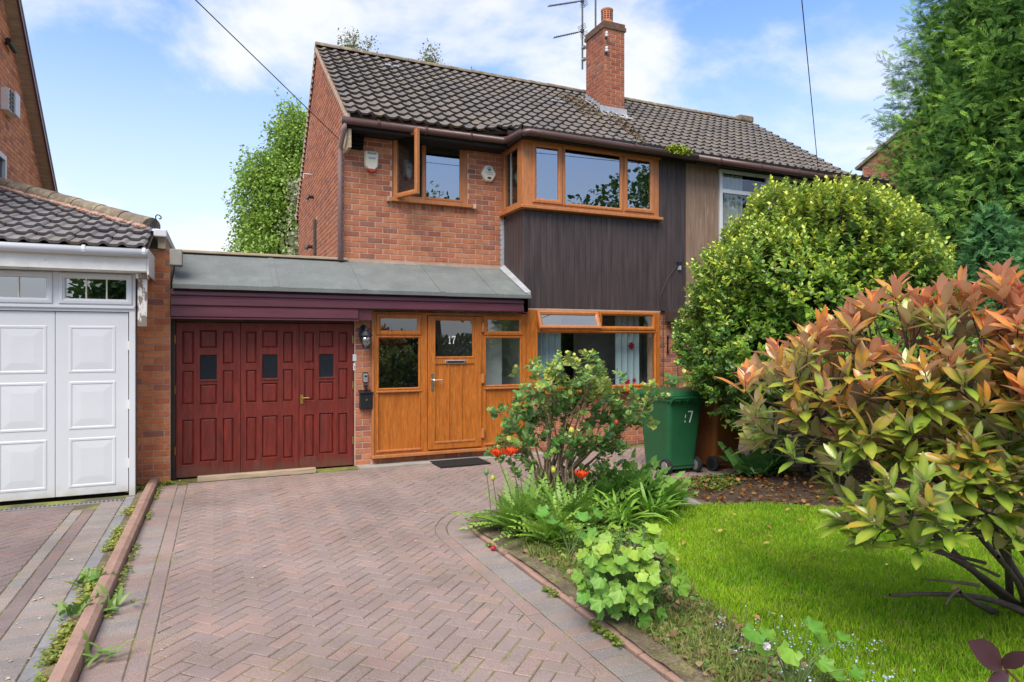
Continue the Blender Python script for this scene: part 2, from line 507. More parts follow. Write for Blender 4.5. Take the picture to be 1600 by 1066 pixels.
def basis(d, up=None):
    """columns: x side, y along d, z normal (turned towards up)"""
    d = unit(d)
    if up is None: up = nr.normal(size=d.shape)
    x = unit(np.cross(d, up))
    z = np.cross(x, d)
    return np.stack([x, d, z], -1)

def leaves(T, pos, B, size, cols):
    """T: (V, F quads/tris). pos (k,3), B (k,3,3), size (k,) or (k,3), cols (k,3) or (k,n,3)"""
    V, F = T
    V = np.asarray(V, float); F = np.asarray(F)
    size = np.asarray(size, float)
    if size.ndim == 1: size = np.repeat(size[:, None], 3, 1)
    P = V[None] * size[:, None, :]
    P = np.einsum('kij,knj->kni', B, P) + pos[:, None, :]
    n = len(V)
    FF = (F[None] + (np.arange(len(pos)) * n)[:, None, None]).reshape(-1, F.shape[1])
    cols = np.asarray(cols, float)
    if cols.ndim == 2: cols = np.repeat(cols[:, None, :], n, 1)
    return P.reshape(-1, 3), FF, cols.reshape(-1, 3)

def merge(parts):
    V = []; F = []; Cc = []; k = 0
    for v, f, c in parts:
        V.append(v); F.append(f + k); Cc.append(c); k += len(v)
    return np.concatenate(V), np.concatenate(F), np.concatenate(Cc)

# oval folded leaf (4 tris), diamond leaf (2 tris)
LOVAL = (np.array([(0, 0, 0), (.36, .28, .10), (.34, .66, .08), (0, 1, -.06), (-.34, .66, .08), (-.36, .28, .10)]), np.array([(0, 1, 2, 3), (0, 3, 4, 5)]))
def lance(w=.17, curl=-.14, nseg=4, fold=.05):
    V = []; F = []
    prof = [.22, .80, 1.0, .84, .06][:nseg + 1]
    for i in range(nseg + 1):
        y = i / nseg; z = curl * y * y
        V += [(-w * prof[i] , y, z + fold * prof[i]), (0, y, z), (w * prof[i], y, z + fold * prof[i])]
    for i in range(nseg):
        for s_ in (0, 1):
            F.append((i * 3 + s_, i * 3 + s_ + 1, i * 3 + s_ + 4, i * 3 + s_ + 3))
    return np.array(V), np.array(F)
LLANCE = lance()
def frond(n=9, w=.34, droop=-.25, lw=.06, ang=.9, taper=1.0):
    """pinnate frond of length 1 along y"""
    V = []; F = []
    def q(a, b, wd):
        a = np.array(a); b = np.array(b); d = b - a
        s_ = np.array([-d[1], d[0], 0]); s_ = s_ / max(1e-6, np.linalg.norm(s_)) * wd
        k = len(V); m_ = a + d * .45
        V.extend([a, m_ + s_, b, m_ - s_]); F.append((k, k + 1, k + 2, k + 3))
    ax = lambda t: (0, t, droop * t * t)
    q(ax(0), ax(1), .012)
    for i in range(n):
        t = (i + .6) / n
        L_ = w * (math.sin(math.pi * (0.15 + .85 * t) ** .8) * .8 + .2) * taper
        for s_ in (-1, 1):
            a = ax(t * .94)
            b = (s_ * L_ * math.sin(ang), t * .94 + L_ * math.cos(ang), droop * t * t - L_ * .18)
            q(a, b, lw * (.5 + L_ / w * .5))
    q(ax(.9), (0, 1.06, droop * 1.1), lw * .7)
    return np.array(V, float), np.array(F)

def rand_dirs(n, zmin=-1.0, zmax=1.0):
    z = nr.uniform(zmin, zmax, n); t = nr.uniform(0, 2 * math.pi, n); r = np.sqrt(1 - z * z)
    return np.stack([r * np.cos(t), r * np.sin(t), z], 1)
def mixc(a, b, t):
    a = np.asarray(a); b = np.asarray(b); t = np.asarray(t)[..., None]
    return a * (1 - t) + b * t
# ================================================================== GROUND
def structure(name, m, mb, **k):
    o = mb.build(name, m, None, **k); o['kind'] = 'structure'; return o
def sheet(pts, z):
    mb = MB(); mb.add([(x, y, z) for x, y in pts], [tuple(range(len(pts)))]); return mb
structure('ground', M['ground'], sheet([(-300, -300), (300, -300), (300, 300), (-300, 300)], -.03))
structure('road', M['asphalt'], sheet([(-150, -9.5), (150, -9.5), (150, -3.2), (-150, -3.2)], -.022))
structure('pavement', M['concrete'], MB().box(-150, 150, -3.05, -1.2, -.028, .0))
ORIG = Vector((0, 0, 0))

# ---- block paving
PC = [(.290, .216, .188), (.280, .212, .186), (.305, .220, .186), (.280, .216, .194), (.268, .205, .180), (.318, .222, .186), (.288, .214, .186), (.276, .213, .190)]
PG = [(.235, .205, .192), (.252, .212, .192), (.218, .194, .186), (.258, .208, .188)]
blockV, blockF = chamfer_box(.193, .094, .03, .005)
def clip_poly(poly, a, b, c):
    """keep a*x+b*y<=c"""
    out = []
    for i in range(len(poly)):
        p, q = poly[i], poly[(i + 1) % len(poly)]
        dp, dq = a * p[0] + b * p[1] - c, a * q[0] + b * q[1] - c
        if dp <= 0: out.append(p)
        if dp * dq < 0:
            t = dp / (dp - dq); out.append((p[0] + (q[0] - p[0]) * t, p[1] + (q[1] - p[1]) * t))
    return out
def poly_block(poly, h=.03, c=.004):
    n = len(poly); cx_ = sum(p[0] for p in poly) / n; cy_ = sum(p[1] for p in poly) / n
    V = []
    for z, s_ in ((0, 0), (h - c, 0), (h, c)):
        for x, y in poly:
            dx, dy = cx_ - x, cy_ - y; L_ = math.hypot(dx, dy) + 1e-6
            V.append((x - cx_ + dx / L_ * min(s_ * 1.3, L_), y - cy_ + dy / L_ * min(s_ * 1.3, L_), z))
    F = [tuple(range(2 * n, 3 * n))]
    for b in (0, n):
        F += [(b + k, b + (k + 1) % n, b + n + (k + 1) % n, b + n + k) for k in range(n)]
    return np.array(V), F, (cx_, cy_)
def area(poly):
    return abs(sum(poly[i][0] * poly[(i + 1) % len(poly)][1] - poly[(i + 1) % len(poly)][0] * poly[i][1] for i in range(len(poly)))) / 2
PC = [(c[0] * .90, c[1] * .89, c[2] * .92) for c in PC]
# boundary of the drive: straight edge X=1.74, a quarter curve about (2.74,5.4), then along Y=6.4
def drive_clip(poly, extra=0.0):
    cx_ = sum(p[0] for p in poly) / len(poly); cy_ = sum(p[1] for p in poly) / len(poly)
    poly = clip_poly(poly, -1, 0, .335)
    if poly: poly = clip_poly(poly, 0, 1, 8.74)
    if not poly: return poly
    if cy_ < 5.4 and cx_ < 2.74: return clip_poly(poly, 1, 0, 1.737)
    if cx_ >= 2.74: return clip_poly(poly, 0, -1, -6.403)
    dx, dy = cx_ - 2.74, cy_ - 5.4; L_ = math.hypot(dx, dy)
    nx, ny = -dx / L_, -dy / L_
    return clip_poly(poly, nx, ny, nx * 2.74 + ny * 5.4 - 1.003)
def herring(clipf, x0, x1, y0, y1, ox, oy):
    items = []; variants = []
    for k, c_ in enumerate(PC): variants.append((blockV, blockF, c_))
    u = .1; cs = math.sqrt(.5)
    n = int((x1 - x0 + y1 - y0) / u) + 4
    for i in range(-n, n):
        for j in range(-n, n):
            k = (i - j) % 4
            if k == 0: cx_, cy_, hor = (i + 1) * u, (j + .5) * u, True
            elif k == 3: cx_, cy_, hor = (i + .5) * u, (j + 1) * u, False
            else: continue
            X = ox + (cx_ - cy_) * cs; Y = oy + (cx_ + cy_) * cs
            if not (x0 - .2 < X < x1 + .2 and y0 - .2 < Y < y1 + .2): continue
            ang = R(45) if hor else R(135)
            ca, sa = math.cos(ang), math.sin(ang)
            poly = [(X + ca * a - sa * b, Y + sa * a + ca * b) for a, b in ((-.0965, -.047), (.0965, -.047), (.0965, .047), (-.0965, .047))]
            cl = clipf(poly)
            if len(cl) < 3 or area(cl) < .0012: continue
            z = -.030 + nr.normal() * .0012
            tilt = Matrix.Rotation(nr.normal() * .006, 4, 'X') @ Matrix.Rotation(nr.normal() * .006, 4, 'Y')
            # broad colour patches: some areas of the drive are pinker
            w = noise_at(X * .7, Y * .45)
            vi = int(nr.integers(0, 8)) if nr.random() < .55 else (int(nr.choice([2, 5, 0])) if w > .1 else int(nr.choice([1, 3, 4, 7])))
            if abs(area(cl) - area(poly)) < 1e-5:
                items.append((vi, Matrix.Translation((X, Y, z)) @ tilt @ Matrix.Rotation(ang, 4, 'Z')))
            else:
                V, F, c_ = poly_block(cl)
                variants.append((V, F, PC[vi])); items.append((len(variants) - 1, Matrix.Translation((c_[0], c_[1], z))))
    return variants, items
from mathutils import noise as mnoise
def noise_at(x, y, z=0.0): return mnoise.noise(Vector((x, y, z)))

drv = structure('driveway', M['joint'], sheet([(-.65, .6), (2.05, .6), (2.05, 5.3), (2.3, 5.97), (2.74, 6.1), (9, 6.1), (9, 9.05), (-.6, 9.05)], -.0055))
V_, I_ = herring(drive_clip, -.335, 7.6, 2.2, 8.74, .03, 2.0)
def strip_blocks(variants, items, path, off, along, cols, step, wid):
    """blocks beside a path; off = sideways centre offset, along=True lays them lengthways"""
    P = [Vector((x, y, 0)) for x, y in path]
    d = 0.0; seg = 0; pos = 0.0
    lens = [(P[i + 1] - P[i]).length for i in range(len(P) - 1)]
    tot = sum(lens); s_ = step / 2
    while s_ < tot - step / 2:
        acc = 0
        for i, L_ in enumerate(lens):
            if s_ <= acc + L_: break
            acc += L_
        t = (P[i + 1] - P[i]).normalized(); p = P[i] + t * (s_ - acc)
        nrm = Vector((t.y, -t.x, 0)); p = p + nrm * off
        ang = math.atan2(t.y, t.x) + (0 if along else R(90)) + nr.normal() * .006
        z = -.030 + nr.normal() * .0012
        vi = cols[int(nr.integers(0, len(cols)))]
        items.append((vi, Matrix.Translation((p.x, p.y, z)) @ Matrix.Rotation(ang, 4, 'Z')))
        s_ += step
base = len(V_)
blockS = chamfer_box(.205, .097, .03, .005)
for c_ in PC + PG: V_.append((blockS[0], blockS[1], c_))
cP = list(range(base, base + 8)); cG = list(range(base + 8, base + 12))
# left edge: stretcher course and cross course
strip_blocks(V_, I_, [(-.388, 2.2), (-.388, 8.85)], 0, True, cP, .208, 0)
strip_blocks(V_, I_, [(-.545, 2.2), (-.545, 8.85)], 0, False, cG + cP[:4], .1, 0)
# right edge: the same courses following the curve
arc = [(2.74 + math.cos(R(a)) * 1.0, 5.4 + math.sin(R(a)) * 1.0) for a in range(180, 89, -5)]
edge = [(1.74, 1.6)] + arc + [(5.0, 6.4)]
strip_blocks(V_, I_, edge, .052, True, cP, .208, 0)
edge2 = [(1.845, 1.6)] + [(2.74 + math.cos(R(a)) * .895, 5.4 + math.sin(R(a)) * .895) for a in range(180, 89, -5)] + [(5.0, 6.295)]
strip_blocks(V_, I_, edge2, .106, False, cG + cP[:3], .101, 0)
pieces(drv, 'paving_block', V_, I_, M['paver'], 300)

nd = structure('neighbour_driveway', M['joint'], sheet([(-6, .6), (-.83, .6), (-.83, 8.36), (-6, 8.36)], -.006))
def nclip(poly):
    poly = clip_poly(poly, 1, 0, -1.345)
    return clip_poly(poly, 0, 1, 8.02) if poly else poly
PN = PC
PC = [(c[0] * .74, c[1] * .74, c[2] * .78) for c in PN]
V2, I2 = herring(nclip, -4.2, -1.35, 2.6, 8.02, -2.0, 3.0)
base = len(V2)
for c_ in PC + PG: V2.append((blockS[0], blockS[1], c_))
strip_blocks(V2, I2, [(-1.29, 2.4), (-1.29, 8.0)], 0, True, list(range(base + 8, base + 12)), .208, 0)
strip_blocks(V2, I2, [(-1.185, 2.4), (-1.185, 8.0)], 0, True, list(range(base, base + 6)), .208, 0)
strip_blocks(V2, I2, [(-1.03, 2.4), (-1.03, 8.2)], 0, False, list(range(base + 8, base + 12)), .1, 0)
pieces(nd, 'paving_block', V2, I2, M['paver'], 300)
PC = PN

# ---- kerbs
kb = thing('kerb', 'raised reddish kerb running between the two block paved drives', 'kerb', (-.695, 5, 0))
y = 1.2
kprof = [(-.745, -.03), (-.745, .078), (-.735, .086), (-.685, .086), (-.655, .066), (-.65, .05), (-.65, -.03)]
while y < 8.8:
    y2 = min(y + .913, 8.84); mb = MB(); n = len(kprof)
    dz = rnd.uniform(-.003, .003)
    mb.v = [(x, y + .003, z + dz) for x, z in kprof] + [(x, y2 - .003, z + dz) for x, z in kprof]
    mb.f = [tuple(range(n)), tuple(range(n, 2 * n))[::-1]] + [(i, n + i, n + (i + 1) % n, (i + 1) % n) for i in range(n)]
    mb.build('kerb_stone', M['kerb'], kb)
    y += .916
ke = thing('edging_strip', 'flat grey concrete edging flush with the neighbouring drive', 'edging', (-.89, 5, 0))
y = 1.5
while y < 8.2:
    MB().box(-.955 + .04, -.83, y + .002, min(y + .912, 8.2), -.03, .012 + rnd.uniform(-.002, .002)).build('edging_stone', M['slate_kerb'], ke, bev=.004)
    y += .915
kg = thing('garden_kerb', 'low red brick edging curving round the flower bed beside the drive', 'kerb', (2.1, 4, 0))
path = [(2.06, 1.6)] + [(2.74 + math.cos(R(a)) * .68, 5.4 + math.sin(R(a)) * .68) for a in range(180, 89, -6)] + [(4.4, 6.08)]
pts = []; acc = 0
def along(path, step):
    P = [Vector((x, y)) for x, y in path]; out = []; rem = 0
    for a, b in zip(P, P[1:]):
        L_ = (b - a).length; s_ = rem
        while s_ < L_:
            out.append((a + (b - a) * (s_ / L_), (b - a).normalized())); s_ += step
        rem = s_ - L_
    return out
mb = MB(); v, f = chamfer_box(.216, .115, .052, .012); mb.add(v, f); kg_me = mb.mesh('edging_brick'); kg_me.materials.append(M['kerb'])
for p, t in along(path, .226):
    n_ = Vector((t.y, -t.x)); c_ = p + t * .113 + n_ * .062
    T = Matrix.Translation((c_.x, c_.y, -.03)) @ Matrix.Rotation(math.atan2(t.y, t.x) + rnd.gauss(0, .012), 4, 'Z')
    link('edging_brick', kg_me, M['kerb'], kg, mw=T @ Matrix.Scale(1 + rnd.uniform(-.1, .1), 4, (0, 0, 1)))

# ---- soil strip by the kerb, flower bed, lawn, back bed
structure('soil_strip', M['bed'], MB().box(-.83, -.745, 1.5, 8.7, -.02, .012))
LAWN = [(2.62, .3), (2.70, 2.2), (2.78, 3.0), (3.02, 3.85), (3.30, 4.5), (3.62, 5.02), (4.12, 5.30), (4.45, 5.26), (5.08, 5.02), (5.75, 4.45), (6.3, 3.9), (7.6, 3.6), (9.5, 3.0), (9.5, .3)]
def in_poly(x, y, poly):
    c_ = np.zeros(len(x), bool); j = len(poly) - 1
    for i in range(len(poly)):
        xi, yi = poly[i]; xj, yj = poly[j]
        if yi != yj: c_ ^= ((yi > y) != (yj > y)) & (x < (xj - xi) * (y - yi) / (yj - yi) + xi)
        j = i
    return c_
def bumpy(name, m, poly, z0, amp, step=.09):
    xs = [p[0] for p in poly]; ys = [p[1] for p in poly]
    nx = int((max(xs) - min(xs)) / step) + 2; ny = int((max(ys) - min(ys)) / step) + 2
    X, Y = np.meshgrid(min(xs) + np.arange(nx) * step, min(ys) + np.arange(ny) * step, indexing='ij')
    ins = in_poly(X.ravel(), Y.ravel(), poly).reshape(X.shape)
    mb = MB(); idx = {}
    for i in range(nx - 1):
        for j in range(ny - 1):
            if ins[i, j] or ins[i + 1, j] or ins[i, j + 1] or ins[i + 1, j + 1]:
                f = []
                for a, b in ((i, j), (i + 1, j), (i + 1, j + 1), (i, j + 1)):
                    if (a, b) not in idx:
                        idx[(a, b)] = len(mb.v)
                        x, y = X[a, b], Y[a, b]
                        mb.v.append((x, y, z0 + amp * noise_at(x * 3, y * 3) + amp * .6 * noise_at(x * 11, y * 11)))
                    f.append(idx[(a, b)])
                mb.f.append(tuple(f))
    return structure(name, m, mb, smooth=True)
BED = [(2.09, 1.6), (2.09, 5.38), (2.22, 5.80), (2.74, 6.04), (4.5, 5.97), (4.6, 5.3), (4.1, 5.3), (3.6, 5.0), (3.0, 3.85), (2.78, 3.0), (2.7, 2.2), (2.62, 1.6)]
bumpy('flower_bed', M['bed'], BED, .035, .02)
bumpy('lawn', M['lawn'], LAWN, .03, .008, .12)
BACK = [(4.42, 5.3), (4.62, 6.42), (9.5, 6.42), (9.5, 3.1), (7.6, 3.6), (6.3, 3.95), (5.75, 4.5), (5.08, 5.06)]
bumpy('soil_bed', M['soil'], BACK, .028, .022)
slab = thing('stone_slab', 'grey stone slab lying between the flower bed and the bare soil', 'slab', (4.55, 5.8, 0))
MB().prism([(4.22, 5.36), (4.48, 5.30), (4.62, 5.9), (4.5, 6.42), (4.30, 6.40)], .0, .055).build('slab_top', M['concrete'], slab, bev=.008)
# front garden kerb of the path beside the bins
pk = thing('path_edging', 'grey concrete edging between the bins and the bare soil', 'edging', (6.5, 6.45, 0))
for i in range(5):
    MB().box(4.66 + i * .915, 4.66 + i * .915 + .91, 6.43, 6.50, -.03, .03).build('edging_stone', M['slate_kerb'], pk, bev=.005)

# ================================================================== BRICKWORK
BC = [(.400, .140, .072), (.360, .120, .066), (.430, .160, .080), (.370, .145, .088), (.310, .105, .064), (.440, .185, .095), (.250, .105, .075), (.330, .125, .080), (.405, .148, .075), (.42, .165, .090)]
BL, BH, BG = .2275, .0788, .0125
bV, bF = chamfer_box(1, 1, 1, 0)
bV = np.array([(-.5, -.5, 0), (.5, -.5, 0), (.5, .5, 0), (-.5, .5, 0), (-.5, -.5, .6), (.5, -.5, .6), (.5, .5, .6), (-.5, .5, .6), (-.485, -.46, 1), (.485, -.46, 1), (.485, .46, 1), (-.485, .46, 1)])
BVAR = [(bV, bF, c_) for c_ in BC]
def bricks(u0, u1, z0, z1, org, udir, nrm, keep=None, holes=(), phase=0.0, dark=0.0, prog=.0065, soldier=None):
    """stretcher-bond bricks on a wall face through org, along udir; returns items"""
    items = []; udir = Vector(udir); nrm = Vector(nrm); org = Vector(org); up = Vector((0, 0, 1))
    row = int(math.floor(z0 / BH)); 
    while row * BH < z1 - .01:
        za, zb = max(z0, row * BH) , min(z1, (row + 1) * BH)
        row += 1
        if zb - za < .03: continue
        s_ = u0 - BL + (phase + (BL / 2 if row % 2 else 0)) % BL
        while s_ < u1:
            segs = [(max(s_, u0), min(s_ + BL, u1))]
            zm = (za + zb) / 2
            for h in holes:
                if h[2] < zm < h[3]:
                    ns = []
                    for a, b in segs:
                        if b <= h[0] or a >= h[1]: ns.append((a, b)); continue
                        if a < h[0]: ns.append((a, h[0]))
                        if b > h[1]: ns.append((h[1], b))
                    segs = ns
            for a, b in segs:
                if b - a < .03: continue
                cu = (a + b) / 2
                if keep and not keep(cu, zm): continue
                vi = int(nr.integers(0, len(BC)))
                if nr.random() < .35: vi = int(nr.choice([0, 2, 8, 9]))
                p = org + udir * cu + up * zm
                A = Matrix((udir * (b - a - BG), up * (zb - za - BG), nrm * (prog + nr.uniform(-.001, .0015)))).transposed()
                items.append((vi, Matrix.Translation(p) @ A.to_4x4()))
            s_ += BL
    return items
# ================================================================== HOUSE No. 17
YW, YF, YB, YG = 9.72, 9.03, 8.98, 9.075
house = thing('semi_detached_house', 'red brick house with dark clad bay, oak front door and red garage doors', 'house', (4.5, 9.5, 0))
wl = MB()
wl.holed(1.66, 4.20, 2.6, 4.93, [(2.37, 3.57, 3.80, 4.79)], YW, YW + .24)              # upper front
wl.add([(1.66, YW + .24, 0), (1.66, 15.6, 0), (1.66, 15.6, 4.62), (1.66, 12.5, 7.02), (1.66, YW, 4.95), (1.66, YW, 0),
        (1.9, YW + .24, 0), (1.9, 15.6, 0), (1.9, 15.6, 4.62), (1.9, 12.5, 7.02), (1.9, YW + .24, 5.0), (1.9, YW + .24, 0)],
       [(0, 5, 4, 3, 2, 1), (6, 7, 8, 9, 10, 11), (1, 2, 8, 7), (2, 3, 9, 8), (3, 4, 10, 9)])
wl.box(1.685, 1.93, YF, YF + .22, 0, 2.0)                                                # pier by the door
wl.holed(1.93, 7.25, 0, 2.2, [(1.935, 4.30, .10, 2.15), (4.30, 6.67, .93, 2.18)], YF, YF + .25)
wl.box(1.9, 7.25, 15.35, 15.6, 0, 4.62)
wl.box(-.52, 1.66, 14.8, 15.0, 0, 2.8)
wl.box(-.56, -.52, 9.15, 15, 0, 2.8)
wall = wl.build('wall', M['mortar'], house)
it = bricks(1.66, 4.20, 2.75, 4.93, (0, YW, 0), (1, 0, 0), (0, -1, 0), holes=[(2.37, 3.57, 3.70, 4.79)])
for i in range(16):                                                                      # brick-on-edge course under the sill
    cu = 2.37 + (i + .5) * .075
    A = Matrix((Vector((.064, 0, 0)), Vector((0, 0, .10)), Vector((0, -1, 0)) * .0066)).transposed()
    it.append((int(nr.integers(0, len(BC))), Matrix.Translation((cu, YW, 3.748)) @ A.to_4x4()))
it += bricks(1.690, 1.93, 0.0, 1.98, (0, YF, 0), (1, 0, 0), (0, -1, 0), phase=.1)
it += bricks(6.69, 7.25, 0.0, 2.18, (0, YF, 0), (1, 0, 0), (0, -1, 0), phase=.06)
it += bricks(4.30, 6.69, 0.0, .90, (0, YF, 0), (1, 0, 0), (0, -1, 0), phase=.06)
it += bricks(1.93, 4.30, 0.0, .095, (0, YF, 0), (1, 0, 0), (0, -1, 0))
def gab(u, z):
    yy = -u
    return z < (7.0 - .699 * (12.5 - yy) if yy < 12.5 else 7.0 - .77 * (yy - 12.5)) and not (12.58 < yy < 12.82 and 3.3 < z < 3.98)
it += bricks(-15.6, -YW, 2.75, 7.0, (1.66, 0, 0), (0, -1, 0), (-1, 0, 0), keep=gab)
pieces(wall, 'brick', BVAR, it, M['brick'], 300)
mb = MB(); mb.box(1.62, 1.665, 12.60, 12.80, 3.32, 3.96)
mb.build('slit_window', M['darkwood'], house)
mb = MB()                                                                                # corbelled bricks under the eaves corner
for k in range(5):
    mb.box(1.67, 1.93 - (0 if k > 1 else .0), YW - .05 - .03 * k, YW + .02, 4.50 + k * .06, 4.50 + k * .06 + .048)
mb.build('corbel', M['brick'], house)
for yy, zz in ((13.0, 5.0 - .55), (13.15, 3.52)):
    MB().tube([(1.66, yy, zz), (1.56, yy, zz), (1.53, yy, zz - .05)], .035).build('vent_pipe', M['black'], house)
MB().tube([(1.66, 13.3, 4.95), (1.50, 13.3, 4.95), (1.50, 13.3, 4.86)], .012, 6).build('overflow_pipe', M['white'], house)

# ---- roof surface
ZR, YR = 7.12, 12.5
def sstep(a, b, x):
    t = min(1, max(0, (x - a) / (b - a))); return t * t * (3 - 2 * t)
def roof_z(X, Y):
    z = ZR - .699 * (YR - Y)
    if Y < 9.75:
        z += sstep(3.45, 4.10, X) * .305 * (9.75 - Y) ** 1.5
    return z
def y_eave(X): return 9.26 if X < 4.06 else 8.66
def roof_slab(x0, x1, name, parent):
    mb = MB(); nx = max(2, int((x1 - x0) / .18)); ny = 22
    xs = [x0 + (x1 - x0) * i / nx for i in range(nx + 1)]
    if x0 < 4.06 < x1:
        xs = sorted(xs + [4.055, 4.065])
    for X in xs:
        ye = y_eave(X) + .05
        for j in range(ny + 1):
            Y = ye + (YR - ye) * j / ny
            mb.v.append((X, Y, roof_z(X, Y) - .03))
    n = ny + 1
    for i in range(len(xs) - 1):
        for j in range(ny):
            mb.f.append((i * n + j, (i + 1) * n + j, (i + 1) * n + j + 1, i * n + j + 1))
    k = len(mb.v)
    mb.v += [(x0, YR, ZR - .03), (x1, YR, ZR - .03), (x1, 15.95, 4.46), (x0, 15.95, 4.46)]
    mb.f.append((k, k + 1, k + 2, k + 3))
    o = mb.build(name, M['darkwood'], parent)
    sm = o.modifiers.new('thick', 'SOLIDIFY'); sm.thickness = .05; sm.offset = -1
    return o
def tile_template(w, L, rolls=1, lipd=.034):
    us, zs = [], []
    per = w / rolls
    prof = [(.02, 0), (.28, -.004), (.50, .0), (.56, .012), (.66, .026), (.76, .031), (.86, .025), (.94, .010), (.985, .002)]
    for r_ in range(rolls):
        for a, b in prof: us.append((r_ + a) * per - w / 2); zs.append(b * per / .2)
    n = len(us)
    V = [(u, -.31 / .30 * L * 1.08, z + .004) for u, z in zip(us, zs)] + [(u, 0, z + .046) for u, z in zip(us, zs)] + [(u, -.014, z + .046 - lipd) for u, z in zip(us, zs)]
    F = [(i, i + n, i + 1 + n, i + 1) for i in range(n - 1)] + [(i + n, i + 2 * n, i + 1 + 2 * n, i + 1 + n) for i in range(n - 1)]
    return np.array(V), F
TC = [(.142, .124, .114), (.132, .118, .111), (.150, .130, .115), (.127, .115, .109), (.158, .134, .116), (.136, .123, .116), (.145, .130, .121)]
TW, TE = .19, .255
tV, tF = tile_template(TW, TE)
TVAR = [(tV, tF, c_) for c_ in TC]
def roof_tiles(x0, x1):
    items = []
    n = int((x1 - x0) / TW)
    for i in range(n):
        X = x0 + (i + .5) * (x1 - x0) / n
        Y = YR - .10; ye = y_eave(X)
        # walk down the slope
        while True:
            z0 = roof_z(X, Y)
            sl_ = (roof_z(X, Y) - roof_z(X, Y - .05)) / .05
            st = TE / math.sqrt(1 + sl_ * sl_)
            if Y - st < ye - .09: break
            Y -= st
            z0 = roof_z(X, Y)
            dx = Vector((1, 0, (roof_z(X + .05, Y) - roof_z(X - .05, Y)) / .1)).normalized()
            dv = Vector((0, -1, -sl_)).normalized()
            nn = dx.cross(-dv).normalized()
            T = Matrix((dx, dv, nn)).transposed().to_4x4()
            T = Matrix.Translation((X, Y, z0 + nr.normal() * .002)) @ T @ Matrix.Rotation(nr.normal() * .008, 4, 'Z')
            w = noise_at(X * .9, Y * .9)
            vi = int(nr.integers(0, 7)) if w < .15 else int(nr.choice([0, 2, 4]))
            items.append((vi, T))
    return items
def ridge_run(x0, x1, parent, z=ZR):
    n = int((x1 - x0) / .42)
    mb = MB(); V = []; L_ = (x1 - x0) / n
    for k in range(9):
        t = math.pi * (k / 8); c_, s_ = math.cos(t), math.sin(t)
        V += [(0, -.125 * c_, .095 * s_), (L_ * .985, -.118 * c_, .088 * s_)]
    mb.v = V; mb.f = [(2 * k, 2 * k + 1, 2 * k + 3, 2 * k + 2) for k in range(8)] + [tuple(2 * k for k in range(9)), tuple(2 * k + 1 for k in range(9))[::-1]]
    me = mb.mesh('ridge_tile')
    for i in range(n):
        link('ridge_tile', me, M['ridge'], parent, mw=Matrix.Translation((x0 + i * L_, YR, z - .015 + rnd.uniform(-.004, .004))))
XP = 7.25
roof = roof_slab(1.64, XP, 'roof', house)
pieces(roof, 'roof_tile', TVAR, roof_tiles(1.62, XP), M['tile'], 300)
ridge_run(1.62, XP, roof)
# pale plastic vent tiles and verge mortar
for X, Y in ((2.75, 11.85), (2.9, 11.85), (5.88, 11.35), (6.03, 11.35)):
    MB().box(X, X + .11, Y - .07, Y + .07, roof_z(X, Y) + .03, roof_z(X, Y) + .06).build('vent_tile', M['lead'], roof, bev=.008)
mb = MB()
for Y in np.arange(9.28, 12.5, .1):
    mb.box(1.615, 1.67, Y, Y + .1, roof_z(1.63, Y) - .06, roof_z(1.63, Y) + .012)
for Y in np.arange(12.5, 15.9, .1):
    mb.box(1.615, 1.67, Y, Y + .1, ZR - .77 * (Y - YR) - .09, ZR - .77 * (Y - YR) - .01)
mb.build('verge', M['mortar'], roof)

# ---- chimney
CX0, CX1, CY0, CY1, CZ = 7.04, 7.52, 11.25, 11.95, 8.12
ch = MB(); ch.box(CX0, CX1, CY0, CY1, 5.9, CZ); chim = ch.build('chimney', M['mortar'], house)
ci = bricks(CX0 - .006, CX1 + .006, 6.05, CZ - .15, (0, CY0, 0), (1, 0, 0), (0, -1, 0), phase=.05)
ci += bricks(-CY1, -CY0 + .006, 6.2, CZ - .15, (CX0, 0, 0), (0, -1, 0), (-1, 0, 0), phase=.1)
cc = [(c_[0] * .78, c_[1] * .70, c_[2] * .72) for c_ in BC]
pieces(chim, 'brick', [(bV, bF, c_) for c_ in cc], ci, M['brick'], 160)
mb = MB(); mb.box(CX0 - .03, CX1 + .03, CY0 - .03, CY1 + .03, CZ - .15, CZ - .075); mb.box(CX0 - .012, CX1 + .012, CY0 - .012, CY1 + .012, CZ - .073, CZ)
mb.build('oversailing_course', mat('sooty_brick', (.125, .072, .05), .95, .35, 12, .6, 100), chim)
mb = MB()
mb.lathe([(.14, 0), (.135, .04), (.115, .06), (.115, .27), (.125, .28), (.125, .31), (.09, .325)], ((CX0 + .17), CY0 + .16, CZ), 20)
pot = mb.build('chimney_pot', M['terracotta'], chim)
mb = MB()
for a in range(0, 360, 30):
    for k in range(4):
        T = Matrix.Translation((CX0 + .17, CY0 + .16, CZ + .10 + k * .042)) @ Matrix.Rotation(R(a + 8), 4, 'Z')
        mb.box(.10, .119, -.017, .017, 0, .018, T)
mb.build('louvre', M['soffit'], pot)
mb = MB()                                                                                # lead flashing
zf = roof_z(CX0, CY0)
mb.box(CX0 - .10, CX1 + .06, CY0 - .012, CY0 - .008, zf - .02, zf + .16)
mb.add([(CX0 - .14, CY0 - .22, roof_z(CX0, CY0 - .22) + .055), (CX1 + .10, CY0 - .22, roof_z(CX1, CY0 - .22) + .055), (CX1 + .10, CY0, zf + .06), (CX0 - .14, CY0, zf + .06)], [(0, 1, 2, 3)])
